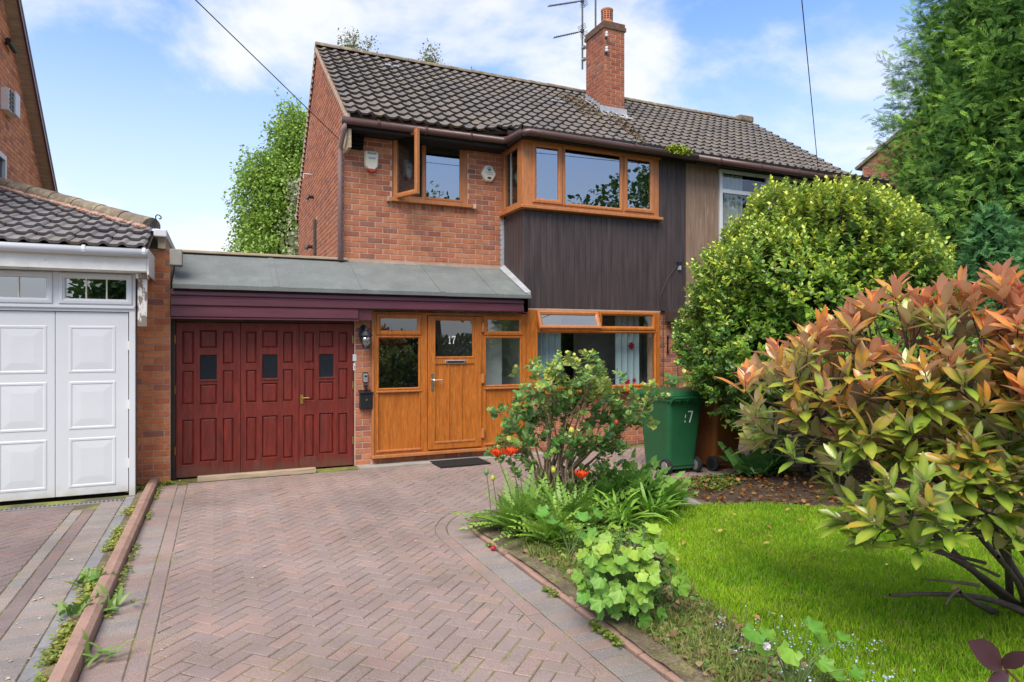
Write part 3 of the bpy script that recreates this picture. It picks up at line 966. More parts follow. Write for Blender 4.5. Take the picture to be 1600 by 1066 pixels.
for k in range(6):
    y0 = CY0 + k * .12; z0 = roof_z(CX0, y0)
    mb.add([(CX0 - .010, y0 - .01, z0 + .02), (CX0 - .010, y0 + .125, z0 + .10), (CX0 - .010, y0 + .125, z0 + .22), (CX0 - .014, y0 + .02, z0 + .19)], [(0, 1, 2, 3)])
    mb.add([(CX0 - .12, y0, z0 + .055), (CX0 - .008, y0, z0 + .055), (CX0 - .008, y0 + .12, z0 + .139), (CX0 - .12, y0 + .12, z0 + .139)], [(0, 1, 2, 3)])
mb.build('flashing', M['lead'], chim)

# ---- eaves, gutters, downpipe
mb = MB()
mb.box(1.62, 4.12, 9.36, YW + .05, 4.70, 4.735); mb.box(1.62, 4.08, 9.34, 9.365, 4.68, 4.87)
mb.box(4.06, XP, 8.72, YW + .05, 4.73, 4.76); mb.box(4.06, XP, 8.74, 8.765, 4.70, 4.87); mb.box(4.055, 4.08, 8.74, 9.37, 4.70, 4.87)
mb.build('soffit', M['soffit'], house)
def gutter(pts, parent, m, r=.056, name='gutter'):
    o = MB().tube(pts, r, 12).build(name, m, parent, smooth=True)
    return o
g = gutter([(1.56, 9.30, 4.775), (3.98, 9.30, 4.79), (4.06, 9.22, 4.79), (4.08, 8.78, 4.775), (4.16, 8.70, 4.77), (XP, 8.70, 4.745)], house, M['pvc_brown'])
for x in (2.05, 2.75, 3.45):
    MB().tube([(x, 9.30, 4.783), (x + .035, 9.30, 4.783)], .063, 12).build('gutter_bracket', M['pvc_brown'], g)
for x in (4.35, 5.2, 6.0, 6.8):
    MB().tube([(x, 8.70, 4.765), (x + .035, 8.70, 4.765)], .063, 12).build('gutter_bracket', M['pvc_brown'], g)
MB().tube([(1.60, 9.30, 4.74), (1.60, 9.33, 4.66), (1.60, 9.64, 4.52), (1.60, 9.66, 4.44), (1.60, 9.66, 2.86)], .036, 10).build('downpipe', M['pipe'], house, smooth=True)
MB().prism([(1.66, 9.34), (1.70, 9.34), (1.70, 9.74), (1.66, 9.74)], 4.42, 4.70).build('bargeboard_end', M['timber'], house)

# ---- interiors (plastered rooms behind the glass)
def room(x0, x1, y0, y1, z0, z1, name, m, back=None):
    mb = MB(); t = .03
    mb.box(x0 - t, x0, y0, y1, z0, z1); mb.box(x1, x1 + t, y0, y1, z0, z1)
    mb.box(x0, x1, y1, y1 + t, z0, z1); mb.box(x0 - t, x1 + t, y0, y1 + t, z1, z1 + t); mb.box(x0 - t, x1 + t, y0, y1 + t, z0 - t, z0)
    return mb.build(name, m, house)
room(4.33, 7.18, YF + .26, 12.2, .05, 2.15, 'front_room', M['room_grey'])
MB().box(4.33, 5.45, 11.0, 11.03, .05, 2.14).build('room_dark_panel', M['room_dark'], house)  # near-black panel: the dim left half of the room is put into colour
MB().box(5.70, 7.15, 10.1, 10.13, .05, 2.14).build('room_wall', M['room_grey'], house)
MB().box(4.36, 7.15, 11.9, 12.15, .051, .9).build('sideboard', M['room_dark'], house)
room(1.96, 4.28, YF + .26, 11.2, .1, 2.2, 'hall', M['room'])
MB().box(1.97, 3.45, 10.9, 11.15, .11, 2.19).build('hall_dark_panel', M['room_dark'], house)  # dark panel across the left of the hall
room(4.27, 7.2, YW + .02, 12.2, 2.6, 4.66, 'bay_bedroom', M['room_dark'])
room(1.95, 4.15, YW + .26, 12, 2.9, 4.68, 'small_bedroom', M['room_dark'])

# ---- dark vertical cladding of the bay
bay = MB()
bay.holed(4.24, 7.25, 2.2, 4.74, [(4.28, 6.63, 3.70, 4.73)], YB + .03, YB + .06)
bay.box(4.215, 4.25, YB + .03, YW, 2.45, 3.70)
bay.box(4.2, 7.25, YB + .03, YF + .24, 2.19, 2.23)
bayo = bay.build('bay', M['cladding_line'], house)
pV, pF = chamfer_box(1, 1, 1, 0)
def plank(x0, x1, z0, z1, y, m, parent, T=None, c=.006):
    mb = MB()
    prof = [(x0 + .0006, y + .022), (x0 + .0006, y + c), (x0 + c, y), (x1 - c, y), (x1 - .0006, y + c), (x1 - .0006, y + .022)]
    n = len(prof)
    mb.v = [(a, b, z0) for a, b in prof] + [(a, b, z1) for a, b in prof]
    mb.f = [tuple(range(n)), tuple(range(n, 2 * n))[::-1]] + [(i, n + i, n + (i + 1) % n, (i + 1) % n) for i in range(n)]
    if T: mb.v = [tuple(T @ Vector(p)) for p in mb.v]
    return mb.build('plank', m, parent)
NP = 31; pw = (7.25 - 4.2) / NP
for i in range(NP):
    x0 = 4.2 + i * pw
    plank(x0, x0 + pw - .002, 2.205 + rnd.uniform(-.004, .004), 3.665 if x0 < 6.6 else 4.74, YB + rnd.uniform(0, .0015), M['cladding'], bayo)
TS = Matrix(((0, 1, 0, 4.2), (-1, 0, 0, 0), (0, 0, 1, 0), (0, 0, 0, 1)))   # front-facing plank -> face at X=4.2 looking to -X
for i in range(7):
    a = -YW + i * .1055
    T = Matrix(((0, 1, 0, 4.2), (-1, 0, 0, 0), (0, 0, 1, 0), (0, 0, 0, 1)))
    plank(a, a + .1035, 2.52 + (6 - i) * 0.0, 3.665, .0, M['cladding'], bayo, T=T)
mb = MB()                                                                                # stepped lead soakers in the brick joint beside the bay
for k in range(10):
    z0 = 2.86 + k * .079
    mb.add([(4.12, YW - .012, z0), (4.197, YW - .012, z0), (4.197, YW - .012, z0 + .085), (4.14, YW - .012, z0 + .075)], [(0, 1, 2, 3)])
mb.build('flashing', M['lead'], bayo)
mb = MB(); mb.box(4.25, 6.72, YB + .002, YB + .05, 2.175, 2.20); mb.build('mortar_line', M['mortar_pale'], bayo)

# ---- windows
def pane(x0, x1, z0, z1, y, parent, m='glass', T=None):
    mb = MB(); mb.add([(x0, y, z0), (x1, y, z0), (x1, y, z1), (x0, y, z1)], [(0, 1, 2, 3)], T)
    return mb.build('pane', M[m], parent)
def bead(x0, x1, z0, z1, y, parent, w=.012, T=None):
    mb = MB(); mb.frame(x0, x1, z0, z1, y, w, .02, .004, T=T)
    return mb.build('gasket', M['black'], parent)
# bay upper window
wb = MB(); y0 = YB - .055
wb.holed(4.16, 6.66, 3.74, 4.735, [(4.385, 4.785, 3.855, 4.665), (4.885, 5.915, 3.825, 4.69), (6.03, 6.50, 3.855, 4.665)], y0 + .02, y0 + .10)
bw = wb.build('bay_window', M['oak_up'], house, bev=.006)
mb = MB(); mb.box(4.11, 6.70, y0 - .055, y0 + .08, 3.695, 3.742); mb.box(4.11, 4.20, y0 + .08, YW - .01, 3.695, 3.742); mb.build('sill', M['oak_up'], bw, bev=.008)
mb = MB(); mb.box(4.15, 6.68, y0 - .01, y0 + .018, 4.70, 4.738); mb.build('head_trim', M['oak_up'], bw, bev=.004)
for a, b, c_, d in ((4.33, 4.84, 3.80, 4.72), (5.975, 6.555, 3.80, 4.72)):
    cs_ = MB().frame(a, b, c_, d, y0 - .004, .07, .05).build('casement', M['oak_up'], bw)
    pane(a + .06, b - .06, c_ + .06, d - .06, y0 + .03, bw, 'glass_up')
MB().frame(4.85, 5.95, 3.79, 4.725, y0 + .004, .05, .05).build('casement', M['oak_up'], bw)
pane(4.88, 5.92, 3.82, 4.70, y0 + .034, bw, 'glass_up')
# side of the bay window (faces -X)
TB = Matrix(((0, 1, 0, 4.16), (-1, 0, 0, 0), (0, 0, 1, 0), (0, 0, 0, 1)))
mb = MB(); mb.holed(-YW + .005, -(y0 + .10), 3.742, 4.735, [(-YW + .09, -(y0 + .20), 3.82, 4.665)], 0, .07, TB); mb.build('side_frame', M['oak_up'], bw, bev=.006)
pane(-YW + .08, -(y0 + .18), 3.81, 4.675, .03, bw, 'glass_door', TB)
mb = MB(); mb.box(4.19, 4.21, 9.42, 9.45, 3.82, 4.66); mb.build('mullion', M['white'], bw)

# small upper window, left casement standing open
sw = MB().holed(2.37, 3.57, 3.845, 4.79, [(2.42, 2.845, 3.90, 4.74), (2.895, 3.47, 3.90, 4.725)], YW + .015, YW + .08).build('small_window', M['oak_up'], house, bev=.006)
MB().frame(2.865, 3.50, 3.87, 4.75, YW + .008, .045, .03).build('fixed_frame', M['oak_up'], sw)
pane(2.90, 3.465, 3.90, 4.72, YW + .04, sw, 'glass_up')
mb = MB(); mb.box(2.30, 3.64, YW - .085, YW + .06, 3.785, 3.843); mb.build('sill', M['oak_up'], sw, bev=.006)
for x in (2.285, 3.63):
    MB().box(x, x + .06, YW - .08, YW + .01, 3.78, 3.85).build('sill_end', M['mortar'], sw)
TO = Matrix.Translation((2.375, YW - .005, 0)) @ Matrix.Rotation(R(-66), 4, 'Z')
cs_ = MB(); cs_.frame(0, .56, 3.83, 4.775, 0, .075, .055, T=TO)
cs_ = cs_.build('open_casement', M['oak_up'], sw)
pane(.06, .50, 3.89, 4.715, .03, cs_, 'glass_door', TO)
MB().box(2.42, 2.84, YW + .10, YW + .11, 3.90, 4.74).build('dark_backing', M['room_dark'], sw)  # dark sheet behind the open casement; the room's gloom put into its colour

# lower front window
lw = MB(); yl = YB - .035
lw.holed(4.255, 6.70, .93, 2.172, [(4.43, 6.60, .985, 1.835), (4.45, 5.47, 1.92, 2.15), (5.56, 6.56, 1.92, 2.15)], yl + .02, yl + .10)
lwo = lw.build('front_window', M['oak'], house, bev=.006)
mb = MB(); mb.box(4.36, 6.72, yl - .06, yl + .06, .885, .929); mb.build('sill', M['oak'], lwo, bev=.008)
MB().frame(4.40, 6.63, .955, 1.865, yl + .008, .04, .04).build('fixed_frame', M['oak'], lwo)
pane(4.43, 6.60, .98, 1.84, yl + .04, lwo, 'glass')
MB().frame(5.515, 6.60, 1.875, 2.17, yl - .002, .062, .05).build('top_vent', M['oak'], lwo)
pane(5.57, 6.545, 1.93, 2.115, yl + .03, lwo, 'glass')
TV = Matrix.Translation((0, yl - .01, 2.17)) @ Matrix.Rotation(R(-24), 4, 'X') @ Matrix.Translation((0, 0, -2.17))
tv = MB(); tv.frame(4.405, 5.485, 1.875, 2.17, 0, .062, .05, T=TV); tv = tv.build('open_top_vent', M['oak_up'], lwo)
pane(4.46, 5.43, 1.93, 2.115, .03, tv, 'glass_up', TV)

# ---- front door set
yd = YF - .075
fs = MB().holed(1.935, 4.255, .14, 2.105, [(1.99, 2.59, .19, .985), (1.99, 2.59, 1.03, 1.76), (1.99, 2.59, 1.80, 2.05),
     (2.695, 3.515, .155, 2.06), (3.575, 4.165, .19, .985), (3.575, 4.165, 1.03, 1.76), (3.575, 4.165, 1.80, 2.05)], yd + .02, yd + .09).build('door_frame', M['oak'], house, bev=.005)
mb = MB(); mb.box(1.90, 4.27, yd - .04, yd + .09, .095, .138); mb.build('threshold', M['oak_up'], fs, bev=.006)
MB().box(1.905, 1.934, yd + .0, yd + .09, .14, 2.13).build('edge_trim', M['oak_up'], fs)
for a, b, gm in ((1.99, 2.59, 'glass_door'), (3.575, 4.165, 'glass_door')):
    MB().frame(a - .02, b + .02, 1.785, 2.075, yd, .062, .05).build('fanlight', M['oak'], fs)
    pane(a + .03, b - .03, 1.83, 2.03, yd + .03, fs, gm)
    MB().frame(a - .01, b + .01, 1.02, 1.77, yd + .012, .03, .04).build('glazing_frame', M['oak'], fs)
    pane(a, b, 1.03, 1.76, yd + .045, fs, gm)
    MB().box(a - .005, b + .005, yd + .045, yd + .06, .18, .99).build('lower_panel', M['oak'], fs)
    MB().frame(a - .008, b + .008, .175, 1.0, yd + .012, .022, .04).build('panel_moulding', M['oak'], fs)
    for z in (.17, .99):
        MB().box(a - .02, b + .02, yd + .004, yd + .03, z, z + .026).build('rail_moulding', M['oak_up'], fs, bev=.005)
MB().box(3.50, 3.98, YF + .27, YF + .275, .3, 1.95).build('hall_pale_panel', M['room'], fs)  # pale panel for the white hall wall, added close behind the glass to brighten it
door = MB().holed(2.70, 3.51, .16, 2.055, [(2.80, 3.385, 1.465, 2.005), (2.81, 3.00, .27, 1.37), (3.02, 3.19, .27, 1.37), (3.21, 3.40, .27, 1.37)], yd - .004, yd + .05).build('front_door', M['oak'], house, bev=.006)
MB().frame(2.785, 3.40, 1.45, 2.02, yd - .012, .028, .05).build('glazing_frame', M['oak'], door)
pane(2.80, 3.385, 1.465, 2.005, yd + .02, door, 'glass_door')
for a, b in ((2.81, 3.00), (3.02, 3.19), (3.21, 3.40)):
    MB().box(a - .003, b + .003, yd + .012, yd + .03, .265, 1.375).build('door_panel', M['oak'], door)
mb = MB(); mb.box(2.80, 3.41, yd - .012, yd + .0, .245, .272); mb.build('bottom_moulding', M['oak_up'], door, bev=.004)
mb = MB(); mb.box(2.95, 3.26, yd - .022, yd + .0, 1.375, 1.425); lb = mb.build('letterbox', M['chrome'], door, bev=.006)
MB().box(2.98, 3.23, yd - .024, yd - .021, 1.387, 1.413).build('letterbox_flap', M['black'], lb)
mb = MB(); mb.box(2.742, 2.776, yd - .016, yd + .0, 1.0, 1.24); mb.tube([(2.759, yd - .015, 1.15), (2.759, yd - .06, 1.15), (2.775, yd - .065, 1.15), (2.89, yd - .062, 1.15)], .010, 8); mb.build('handle', M['chrome'], door)
for z in (.35, 1.15, 1.90):
    MB().box(3.508, 3.55, yd - .022, yd + .012, z - .07, z + .07).build('hinge', M['oak_up'], door, bev=.008)
# number on the glass
def digits17(x, z, h, y, parent, m, outline=True):
    mb = MB(); w = h * .54; s_ = h * .13
    def q(pts): 
        k = len(mb.v); mb.v += [(x + a * w, y, z + b * h) for a, b in pts]; mb.f.append(tuple(range(k, k + len(pts))))
    q([(.16, 0), (.72, 0), (.72, .09), (.16, .09)]); q([(.36, .09), (.52, .09), (.52, 1), (.42, 1), (.36, .94)]); q([(.10, .78), (.33, .80), (.33, .94), (.25, .88), (.10, .86)])
    ox = 1.0
    q([(ox, .86), (ox + .9, .86), (ox + .9, 1), (ox, 1)]); q([(ox, .72), (ox + .1, .72), (ox + .12, .86), (ox, .86)])
    q([(ox + .72, .86), (ox + .9, .86), (ox + .52, .45), (ox + .46, 0), (ox + .26, 0), (ox + .34, .45)])
    return mb.build('house_number', m, parent)
digits17(3.0, 1.66, .112, yd + .017, door, M['number_white'])

# ---- red garage doors
gd = MB(); gd.box(-.53, -.485, YG - .03, YG + .06, 0, 1.97); gd.box(1.675, 1.695, YG - .03, YG + .06, 0, 1.97); gd.box(-.53, 1.695, YG - .01, YG + .06, 1.938, 2.0)
MB().box(1.60, 1.672, YG - .02, YG + .06, 0, 1.93)
gdo = gd.build('garage_door', M['darkwood'], house)
xs = [(-.48, .250), (.254, .966), (.970, 1.672)]
for li, (a, b) in enumerate(xs):
    wd = b - a; z0, z1 = .012, 1.932; hh = z1 - z0
    fx = lambda t: a + wd * t
    fz = lambda t: z1 - hh * t
    cols_ = [(.095, .265), (.365, .625), (.725, .89)]
    holes = []; kinds = []
    for ci_, (c0, c1) in enumerate(cols_):
        rows = [(.057, .27), (.315, .53), (.63, .92)] if ci_ != 1 else [(.05, .165), (.212, .372), (.405, .535), (.625, .905)]
        for ri, (r0, r1) in enumerate(rows):
            holes.append((fx(c0), fx(c1), fz(r1), fz(r0))); kinds.append(ci_ == 1 and ri == 1)
    leaf = MB().holed(a, b, z0, z1, holes, YG - .02, YG + .022).build('garage_leaf', M['red'], gdo, bev=.004)
    for h, k in zip(holes, kinds):
        if k:
            MB().box(h[0] - .004, h[1] + .004, YG - .004, YG + .004, h[2] - .004, h[3] + .004).build('garage_pane', M['glass_dark'], leaf)
            MB().box(h[0] - .008, h[1] + .008, YG - .034, YG - .018, h[2] - .02, h[2] - .002).build('pane_bead', M['red'], leaf, bev=.004)
        else:
            mb = MB(); i0 = .003; i1 = .026
            x0, x1, za, zb = h[0] - .002, h[1] + .002, h[2] - .002, h[3] + .002; ya, yb = YG + .004, YG - .010
            mb.v = [(x0, ya, za), (x1, ya, za), (x1, ya, zb), (x0, ya, zb), (x0 + i1, yb, za + i1), (x1 - i1, yb, za + i1), (x1 - i1, yb, zb - i1), (x0 + i1, yb, zb - i1),
                    (x0, ya + .01, za), (x1, ya + .01, za), (x1, ya + .01, zb), (x0, ya + .01, zb)]
            mb.f = [(4, 5, 6, 7)] + [(k_, (k_ + 1) % 4, 4 + (k_ + 1) % 4, 4 + k_) for k_ in range(4)] + [(11, 10, 9, 8)] + [(8 + k_, 8 + (k_ + 1) % 4, (k_ + 1) % 4, k_) for k_ in range(4)]
            mb.build('door_panel', M['red'], leaf)
    if li == 2:
        mb = MB(); mb.box(a + .012, a + .048, YG - .03, YG - .02, .87, .99); mb.tube([(a + .03, YG - .03, .95), (a + .03, YG - .07, .95), (a + .12, YG - .072, .95)], .009, 8); mb.build('brass_handle', M['brass'], leaf)
for x, zs in ((-.492, (.35, 1.1, 1.72)), (1.668, (.35, 1.1, 1.72))):
    for z in zs: MB().tube([(x, YG - .03, z - .05), (x, YG - .03, z + .05)], .009, 8).build('hinge', M['brass'], gdo)

# ---- felted slope, fascia boards
fr = MB()
ys = [8.70, 8.74, 9.0, 9.4, 9.70]; prof = [(8.700, 2.325), (8.698, 2.375), (8.74, 2.402), (9.10, 2.575), (9.45, 2.745), (9.715, 2.862), (9.715, 2.80), (8.75, 2.325)]
NX = 24
for i in range(NX + 1):
    x = -.50 + (4.195 + .50) * i / NX
    for k, (yy, zz) in enumerate(prof): fr.v.append((x, yy, zz + (.006 * noise_at(x * 2.5, yy * 3) if k < 6 else 0)))
n = len(prof)
for i in range(NX):
    for k in range(n): fr.f.append((i * n + k, (i + 1) * n + k, (i + 1) * n + (k + 1) % n, i * n + (k + 1) % n))
fr.f += [tuple(range(n)), tuple(range(NX * n, NX * n + n))[::-1]]
flat = fr.build('felt_roof', M['felt'], house)
for xl in (.62, 1.72, 2.80, 3.62):
    lp = MB()
    for x in (xl, xl + .07):
        lp.v += [(x, yy - .001, zz + .009 + .006 * noise_at(x * 2.5, yy * 3)) for yy, zz in prof[:6]]
    lp.f = [(k, 6 + k, 7 + k, k + 1) for k in range(5)]
    so_ = lp.build('felt_lap', M['felt'], flat).modifiers.new('thick', 'SOLIDIFY'); so_.thickness = .008; so_.offset = -1
MB().box(-.50, 1.655, 9.72, 15, 2.80, 2.868).build('flat_roof', M['felt'], flat)
MB().box(-.46, 1.70, 9.66, 9.76, 2.870, 2.905).build('timber_edge', M['timber'], flat, bev=.006)
MB().box(1.66, 4.14, YW - .016, YW - .008, 2.845, 2.90).build('flashing', M['mortar_pale'], flat)
MB().add([(4.19, 8.72, 2.38), (4.198, 8.72, 2.43), (4.198, 9.7, 2.92), (4.11, 9.7, 2.87), (4.11, 8.72, 2.41)], [(0, 1, 2, 3, 4)]).build('flashing', M['lead'], flat)
fa = MB(); fa.box(-.52, 1.87, 8.80, 9.03, 1.98, 2.32); fa.box(1.87, 4.19, 8.80, 9.02, 2.13, 2.32); fao = fa.build('fascia', M['plum'], house)
def board(x0, x1, z0, z1):
    mb = MB(); pr = [(8.80, z0), (8.762, z0), (8.752, z0 + .012), (8.757, z1 - .028), (8.772, z1 - .016), (8.776, z1), (8.80, z1)]
    k = len(pr); mb.v = [(x0, a, b) for a, b in pr] + [(x1, a, b) for a, b in pr]
    mb.f = [tuple(range(k)), tuple(range(k, 2 * k))[::-1]] + [(i, k + i, k + (i + 1) % k, (i + 1) % k) for i in range(k)]
    mb.build('fascia_board', M['plum'], fao)
board(-.52, 4.10, 2.245, 2.322); board(-.52, 4.10, 2.125, 2.243); board(-.52, 1.68, 1.985, 2.123)
MB().box(-.52, 1.69, 8.745, 8.80, 1.965, 1.983).build('drip_strip', M['plum'], fao)
MB().box(4.102, 4.19, 8.80, 8.98, 2.12, 2.33).build('fascia_end', M['plum'], fao)
MB().box(6.80, 7.05, 8.84, 8.975, 2.02, 2.20).build('boxed_end', M['darkwood'], house, bev=.005)
MB().box(4.5, 6.75, 8.72, 8.80, -.03, .006).build('drain_channel', M['steel'], house)
MB().box(1.70, 4.5, 8.76, YF - .005, -.03, .012).build('doorstep_strip', M['concrete'], house)

# curtains inside the front window: separate things hanging there
def curtain(x0, x1, y, z0, z1, label, m, folds=5, group='curtains'):
    mb = MB(); n = 40
    for i in range(n + 1):
        t = i / n; x = x0 + (x1 - x0) * t
        mb.v += [(x, y + .035 * math.sin(t * folds * 6.28) , z0), (x, y + .028 * math.sin(t * folds * 6.28 + .3), z1)]
    mb.f = [(2 * i, 2 * i + 2, 2 * i + 3, 2 * i + 1) for i in range(n)]
    r = thing('curtain', label, 'curtain', ((x0 + x1) / 2, y, z0), group)
    mb.build('cloth', m, r, smooth=True)
    return r
c1 = curtain(4.45, 5.0, 9.27, .75, 2.12, 'pale blue curtain at the left side of the ground floor front window', M['curtain'], 5)
c2 = curtain(6.02, 6.50, 9.27, .75, 2.12, 'pale blue curtain with red flower at the right side of the ground floor window', M['curtain'], 4)
def flowers(parent, spots):
    for x, z, r_, mm in spots:
        mb = MB(); V = [(x, 9.222, z)]
        for k in range(14):
            q = r_ * (1 if k % 2 else .6); V.append((x + q * math.cos(k * .449), 9.218, z + q * math.sin(k * .449)))
        mb.v = V; mb.f = [(0, 1 + k, 1 + (k + 1) % 14) for k in range(14)]
        mb.build('flower_print', M[mm], parent)
flowers(c1, [(4.53, 1.05, .06, 'blue_print'), (4.68, 1.0, .06, 'blue_print'), (4.85, 1.06, .05, 'blue_print')])
flowers(c2, [(6.30, 1.62, .075, 'flower_print'), (6.22, 1.02, .07, 'flower_print'), (6.36, 1.04, .05, 'flower_print'), (6.10, 1.05, .05, 'blue_print')])
# ================================================================== ATTACHED HOUSE (right half of the pair)
h2 = thing('semi_detached_house', 'neighbouring half of the pair with tan cladding and white framed windows behind the bush', 'house', (9.6, 9.5, 0))
XE = 11.95
mb = MB(); mb.holed(7.25, XE, 0, 2.2, [(8.2, 10.4, .9, 2.1)], YF, YF + .25); mb.box(XE - .24, XE, YF + .25, 15.6, 0, 4.62)
mb.add([(XE, YF, 4.6), (XE, YR, 7.0), (XE, 15.6, 4.6), (XE - .2, YF, 4.6), (XE - .2, YR, 7.0), (XE - .2, 15.6, 4.6)], [(0, 1, 2), (5, 4, 3)])
mb.box(7.25, XE, 15.35, 15.6, 0, 4.62)
w2 = mb.build('wall', M['mortar'], h2)
it = bricks(7.25, XE, 0, 2.18, (0, YF, 0), (1, 0, 0), (0, -1, 0), holes=[(8.2, 10.4, .9, 2.1)])
pieces(w2, 'brick', BVAR, it, M['brick'], 120)
roof2 = roof_slab(XP + .002, 12.05, 'roof', h2)
pieces(roof2, 'roof_tile', TVAR, roof_tiles(XP, 12.05), M['tile'], 300)
ridge_run(XP + .01, 12.05, roof2)
MB().box(11.62, 12.06, YR - .14, YR + .14, ZR - .03, ZR + .125).build('ridge_cap', M['ridge'], roof2, bev=.03)
mb = MB(); mb.box(XP + .002, 12.0, 8.72, YW, 4.73, 4.76); mb.box(XP + .002, 12.0, 8.74, 8.765, 4.66, 4.85); mb.build('soffit', M['soffit'], h2)
g = gutter([(XP + .002, 8.70, 4.745), (12.05, 8.70, 4.70)], h2, M['pvc_brown'])
for x in (7.7, 8.6, 9.5, 10.4, 11.3):
    MB().tube([(x, 8.70, 4.735), (x + .035, 8.70, 4.735)], .063, 12).build('gutter_bracket', M['pvc_brown'], g)
b2 = MB(); b2.holed(7.252, XE, 2.2, 4.73, [(7.98, 10.7, 3.35, 4.66)], YB + .04, YB + .08)
b2.box(7.252, XE, YB + .08, YF + .24, 2.19, 2.23)
b2o = b2.build('bay', M['bark_pale'], h2)
n = 7
for i in range(n):
    x0 = 7.254 + i * .102
    plank(x0, x0 + .1, 2.205, 4.735, YB + .012 + rnd.uniform(0, .002), M['tan'], b2o)
for i in range(39):
    x0 = 7.254 + (i + n) * .102
    if x0 + .1 > XE: break
    plank(x0, x0 + .1, 2.205, 3.30 if x0 < 10.7 else 4.735, YB + .012, M['tan'], b2o)
yw = YB - .02
nw = MB().holed(7.97, 10.72, 3.33, 4.70, [(8.03, 9.06, 4.36, 4.65), (9.13, 10.66, 4.36, 4.65), (8.03, 9.06, 3.40, 4.29), (9.13, 10.66, 3.40, 4.29)], yw, yw + .07).build('upper_window', M['white'], h2, bev=.005)
for a, b, c_, d in ((8.02, 9.07, 4.35, 4.66), (9.12, 10.67, 4.35, 4.66), (8.02, 9.07, 3.39, 4.30), (9.12, 10.67, 3.39, 4.30)):
    pane(a, b, c_, d, yw + .035, nw, 'glass')
lw2 = MB().holed(8.2, 10.4, .9, 2.1, [(8.27, 9.2, .97, 2.03), (9.27, 10.33, .97, 2.03)], YF + .05, YF + .11).build('lower_window', M['white'], h2)
pane(8.26, 9.21, .96, 2.04, YF + .08, lw2); pane(9.26, 10.34, .96, 2.04, YF + .08, lw2)
mb = MB(); mb.box(7.3, 7.33, YF + .3, 12, .1, 4.6); mb.box(7.3, 11.7, 12, 12.03, .1, 4.6); mb.box(7.3, 11.7, YF + .3, 12, 4.62, 4.65); mb.box(7.3, 11.7, YF + .3, 12, 2.25, 2.3)
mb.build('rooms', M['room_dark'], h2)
curtain(8.02, 8.62, YB + .14, 3.3, 4.66, 'pale net curtain at the left of the white framed upstairs window', M['curtain_white'], 6, 'net curtains')
curtain(9.55, 10.1, YB + .14, 3.3, 4.66, 'pale curtain in the right pane of the white framed upstairs window', M['curtain_white'], 5, 'net curtains')
# moss and debris along the party line and on the gutter
def debris(name, label, pts, m, cat, size=.02):
    V = []; F = []
    P = np.array(pts); k = len(P)
    B = basis(rand_dirs(k))
    v, f, c_ = leaves(LOVAL, P, B, nr.uniform(.5, 1.3, k) * size, np.ones((k, 3)))
    me = npmesh(name, v, f, c_); me.materials.append(m)
    o = link(name, me, m); o['kind'] = 'stuff'; o['label'] = label; o['category'] = cat
    return o
pts = []
for i in range(2600):
    t = nr.random(); Y = 8.72 + 2.5 * t ** .9; X = 6.72 + .50 * t + nr.normal() * (.03 + .09 * t)
    pts.append((X, Y, roof_z(X, Y) + .03 + .02 * nr.random()))
for i in range(1800):
    t = nr.random(); X = 6.35 + .75 * nr.random(); Y = 11.2 + .9 * nr.random() - .3 * abs(nr.normal())
    pts.append((X, Y, roof_z(X, Y) + .03 + .02 * nr.random()))
debris('roof_debris', 'brown dead leaf litter lying in the roof below the chimney', pts, mat('leaf_litter', (.17, .12, .07), .95, .4, 30), 'debris', .04)
pts = [(6.84 + nr.normal() * .09, 8.66 + nr.normal() * .035, 4.80 + abs(nr.normal()) * .03 - (.06 if nr.random() < .3 else 0)) for i in range(1500)]
debris('gutter_moss', 'bright green moss clump growing over the brown gutter edge', pts, mat('bright_moss', (.22, .30, .02), .95, .3, 30), 'moss', .03)

# ================================================================== WHITE GARAGE ON THE LEFT
YA = 8.35
gar = thing('white_garage', 'white panelled garage with tiled hipped roof at the left edge', 'garage', (-2.6, 9, 0))
mb = MB(); mb.box(-5.5, -3.4, YA, YA + .2, 0, 2.5); mb.box(-.95, -.90, YA + .12, 13, 0, 2.55); mb.box(-5.5, -.75, 12.8, 13, 0, 2.5)
mb.build('wall', M['mortar'], gar)
doors = MB().holed(-3.4, -.845, 0, 2.075, [(-3.3, -.905, -.01, 2.02)], YA - .005, YA + .09).build('door_frame', M['white'], gar, bev=.004)
for a, b in ((-3.29, -2.17), (-2.165, -1.593), (-1.589, -.915)):
    cols_ = [(a + .10, a + (b - a) / 2 - .06), (a + (b - a) / 2 + .06, b - .10)] if b - a > .9 else [(a + .10, b - .10)] if b - a < .6 else [(a + .148, b - .148)]
    mb = MB(); mb.box(a, b, YA + .02, YA + .06, .035, 2.015)
    lf = mb.build('door_leaf', M['white'], doors, bev=.004)
    for x0, x1 in cols_:
        for z0, z1 in ((.15, .625), (.775, 1.235), (1.385, 1.835)):
            mb = MB(); yy = YA + .02
            def ring(i, y): return [(x0 + i, y, z0 + i), (x1 - i, y, z0 + i), (x1 - i, y, z1 - i), (x0 + i, y, z1 - i)]
            rs = [ring(-.03, yy - .0005), ring(-.022, yy - .005), ring(-.004, yy - .005), ring(.004, yy + .0), ring(.085, yy - .006), ring(.095, yy - .006)]
            for r_ in rs: mb.v += r_
            for q in range(len(rs) - 1):
                mb.f += [(q * 4 + k, q * 4 + (k + 1) % 4, q * 4 + 4 + (k + 1) % 4, q * 4 + 4 + k) for k in range(4)]
            mb.f.append(tuple(range(len(mb.v) - 4, len(mb.v))))
            mb.build('raised_panel', M['white'], lf)
for z in (.35, 1.0, 1.65):
    MB().box(-.918, -.902, YA - .005, YA + .02, z - .05, z + .05).build('hinge', M['white_dirty'], doors)
